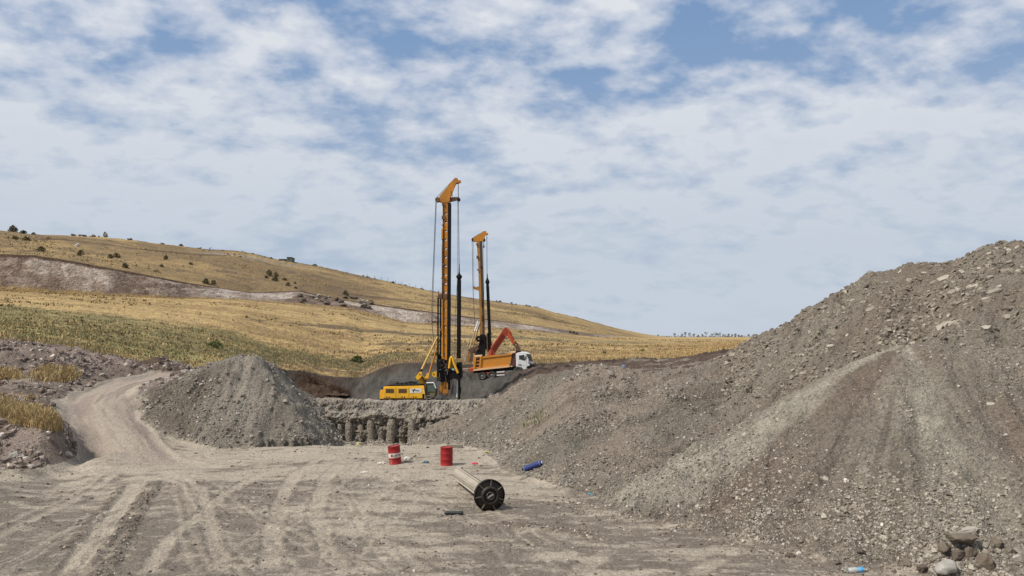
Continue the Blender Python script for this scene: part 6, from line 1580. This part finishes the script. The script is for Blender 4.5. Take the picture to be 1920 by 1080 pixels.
crumple('scrap', 684, 886, .28, .06, m_pw, 'thin white paper scrap on the floor in front of the drums', 'scrap', 3)
crumple('scrap', 799, 868, .26, .14, make_mat('teal_plastic', (.02, .10, .16), .5), 'dark teal plastic scrap between the two drums', 'scrap', 4)
crumple('scrap', 779, 856, .12, .1, m_b3, 'tiny dark lump behind the teal scrap', 'scrap', 5)
crumple('scrap', 890, 870, .30, .12, make_mat('pink_red_plastic', (.55, .04, .08), .5), 'pinkish red plastic lid right of the plain drum', 'lid', 6, sharp=.12)
crumple('scrap', 914, 848, .26, .05, make_mat('yellow_plastic', (.55, .5, .15), .6), 'yellow scrap at the foot of the middle heap', 'scrap', 7)
crumple('scrap', 1108, 926, .17, .05, make_mat('cyan_plastic', (.08, .42, .58), .5), 'bright cyan plastic scrap at the foot of the right heap', 'scrap', 8)
crumple('scrap', 966, 903, .05, .04, m_pw, 'tiny white scrap right of the spoked flange', 'scrap', 9)
crumple('scrap', 1498, 1037, .12, .11, m_pw, 'small white scrap beside the dark jagged rock', 'scrap', 10)
crumple('scrap', 1587, 906, .16, .16, m_pw, 'small white scrap high on the face of the right heap', 'scrap', 11)
crumple('scrap', 1443, 957, .22, .1, m_b2, 'flat pale lump low on the right heap', 'scrap', 12)
crumple('scrap', 955, 945, .07, .05, m_b3, 'tiny dark clod right of the spoked flange', 'clod', 13)
crumple('scrap', 818, 848, .3, .07, m_pw, 'white scrap in the bushes', 'scrap', 14) if False else None
# white sack and plastic bottle at the bottom right
m_sack = make_mat('translucent_sack', (.30, .28, .245), .45, dirt=.25, dirtc=(.4, .35, .3), scale=6, bump=.4)
sp_ = onfloor(1772, 1079); sp_.z += .09
import bmesh as _bm
bm = _bm.new(); _bm.ops.create_icosphere(bm, subdivisions=4, radius=.5)
for v in bm.verts:
    c = v.co.copy(); t_ = c.x + .5
    wdt = .20 + .17 * t_ ; k = 1 + .07 * math.sin(c.x * 14 + c.z * 9) + .05 * math.sin(c.y * 21 + c.x * 17)
    sx_ = math.copysign(abs(c.x * 2) ** .62 / 2, c.x)
    v.co = Vector((sx_ * .56, c.y * wdt * 1.3 * k, max(c.z, -.3) * wdt * 1.15 * k + t_ * .12))
me = bpy.data.meshes.new('sack'); bm.to_mesh(me); bm.free(); me.polygons.foreach_set('use_smooth', [True] * len(me.polygons)); me.materials.append(m_sack)
sack = empty('sack', sp_, 'large pale plastic sack lying below the boulder pile at the lower right', 'sack')
o = bpy.data.objects.new('body', me); col.objects.link(o); o.parent = sack; o.rotation_euler = (0, 0, R(18))
mb = MB(); 
for k in range(7):
    a = k * .9; mb.add([(-.30, -.1, .0), (-.38 - .04 * math.cos(a), -.12 + .07 * math.sin(a), .05 + .06 * math.cos(a * 2)), (-.34, -.16 + .05 * math.cos(a), -.03 + .02 * k)], [(0, 1, 2)])
mb.build('tied_end', m_pw, sack)
bp_ = onfloor(1608, 1073); bottle = empty('plastic_bottle', bp_ + Vector((0, 0, .05)), 'crushed clear plastic bottle with a blue label on the dust at the lower right', 'bottle')
m_clr = bpy.data.materials.new('clear_plastic'); m_clr.use_nodes = True
b_ = m_clr.node_tree.nodes['Principled BSDF']; b_.inputs['Base Color'].default_value = (.8, .82, .8, 1); b_.inputs['Transmission Weight'].default_value = .55; b_.inputs['Roughness'].default_value = .25
Mb = Matrix.Rotation(R(8), 4, 'Z') @ Matrix.Rotation(math.pi / 2, 4, 'Y')
MB().lathe([(.001, -.24), (.05, -.24), (.068, -.20), (.072, -.05), (.06, .0)], 16, Mb).build('body', m_clr, bottle)
MB().lathe([(.06, .0), (.068, .02), (.066, .14), (.055, .15)], 16, Mb).build('label', make_mat('blue_label', (.05, .33, .62), .4, dirt=.15, dirtc=(.7, .8, .9), scale=12), bottle)
MB().lathe([(.055, .15), (.045, .19), (.022, .22), (.02, .24)], 16, Mb).build('neck', m_clr, bottle)
MB().lathe([(.026, .235), (.026, .265), (.001, .265)], 12, Mb).build('cap', m_pw, bottle)
crumple('plastic_bag', 1588, 1071, .26, .16, m_sack, 'crumpled white plastic bag at the left end of the clear bottle', 'plastic bag', 15)
# plank behind the plain drum, yellow post, blue tank behind the heap
pp = onfloor(851, 842)
o = MB().box(-.42, .42, -.12, .12, 0, .16).build('concrete_block', make_mat('grey_brown_block', (.20, .18, .14), .9, dirt=.4), bevel=.01); o.location = pp + Vector((0, .5, 0)); o.rotation_euler = (0, 0, R(-6))
tag(o, 'low grey-brown block lying behind the plain red drum', 'block')
pp = onfloor(671, 838); mpp = pp.y / F
ym = empty('marker', pp, 'small pale yellow marker standing at the foot of the pit wall', 'marker')
m_ym = make_mat('pale_yellow', (.62, .56, .28), .6)
MB().box(-2.6 * mpp, 2.6 * mpp, -.03, .03, .08, 9.0 * mpp).build('board', m_ym, ym, bevel=.01); MB().tube((0, .04, -.1), (0, .04, 8 * mpp), .02, n=6).build('stake', m_b2, ym)
bt = hit(1172, 687)[0]; 
btr = empty('water_tank', bt + Vector((0, 1.2, -.2)), 'round blue tank top showing behind the crest of the middle heap', 'tank')
m_bt = make_mat('faded_blue_plastic', (.10, .17, .33), .5, dirt=.25)
MB().lathe([(.30, -.3), (.30, .18), (.27, .26), (.16, .33), (.05, .35), (.001, .35)], 24).build('body', m_bt, btr)
MB().lathe([(.09, .33), (.09, .38), (.001, .38)], 14).build('lid', m_bt, btr)

# smaller rubble round the boulder pile
for k in range(46):
    px, py = rnd.gauss(1815, 62), rnd.gauss(1052, 20)
    if py > 1078 or py < 1000 or px > 1915: continue
    p, n = hit(px, py); put_stone(p, n, rnd.uniform(.14, .30), terr[4], stone_meshes[rnd.choice((3, 7, 3, 7, 0, 8))], None, .5)

# tangle of dark roots and twigs behind the left end of the pit wall
bp0 = hit(612, 735)[0] if hit(612, 735)[0].y > 60 else P(612, 738, 99)
bp0.z = ground_at(bp0.x, bp0.y)[0]
brush = empty('brush_pile', bp0, 'dark brown tangle of roots and twigs behind the left end of the pit wall', 'brush pile')
m_tw = make_mat('dark_twigs', (.07, .04, .026), .9, spec=.1); m_tws = make_mat('dark_root_soil', (.075, .048, .034), .95, spec=.05)
g = random.Random(12); mb = MB()
for k in range(330):
    x = g.uniform(-3.6, 2.6); hmax = 2.6 - .55 * (x + 3.6) * .7; c = Vector((x, g.uniform(-1, 1), g.uniform(0, max(.25, hmax))))
    d = Vector((g.gauss(0, 1), g.gauss(0, .6), g.gauss(0, .55))).normalized() * g.uniform(.3, .9); b_ = c + d + Vector((g.gauss(0, .15), 0, g.gauss(0, .15)))
    mb.tube(c - d, c + Vector((0, 0, g.gauss(0, .12))), .035, .03, n=4, caps=False); mb.tube(c + Vector((0, 0, .02)), b_, .03, .015, n=4, caps=False)
mb.build('twigs', m_tw, brush)
mb = MB(); vs = []; nn_ = 26
for i in range(nn_):
    for j in range(10):
        x = -4.2 + 7.4 * i / (nn_ - 1); y = -1.3 + 2.6 * j / 9; e_ = math.sin(math.pi * j / 9) * math.sin(math.pi * min(1, (i + .01) / (nn_ - 1)))
        vs.append((x, y, -.3 + max(0, e_) ** .5 * (2.2 - .22 * (x + 4.2)) + g.uniform(-.12, .12)))
mb.add(vs, [(i * 10 + j, (i + 1) * 10 + j, (i + 1) * 10 + j + 1, i * 10 + j + 1) for i in range(nn_ - 1) for j in range(9)]); mb.build('root_soil', m_tws, brush)
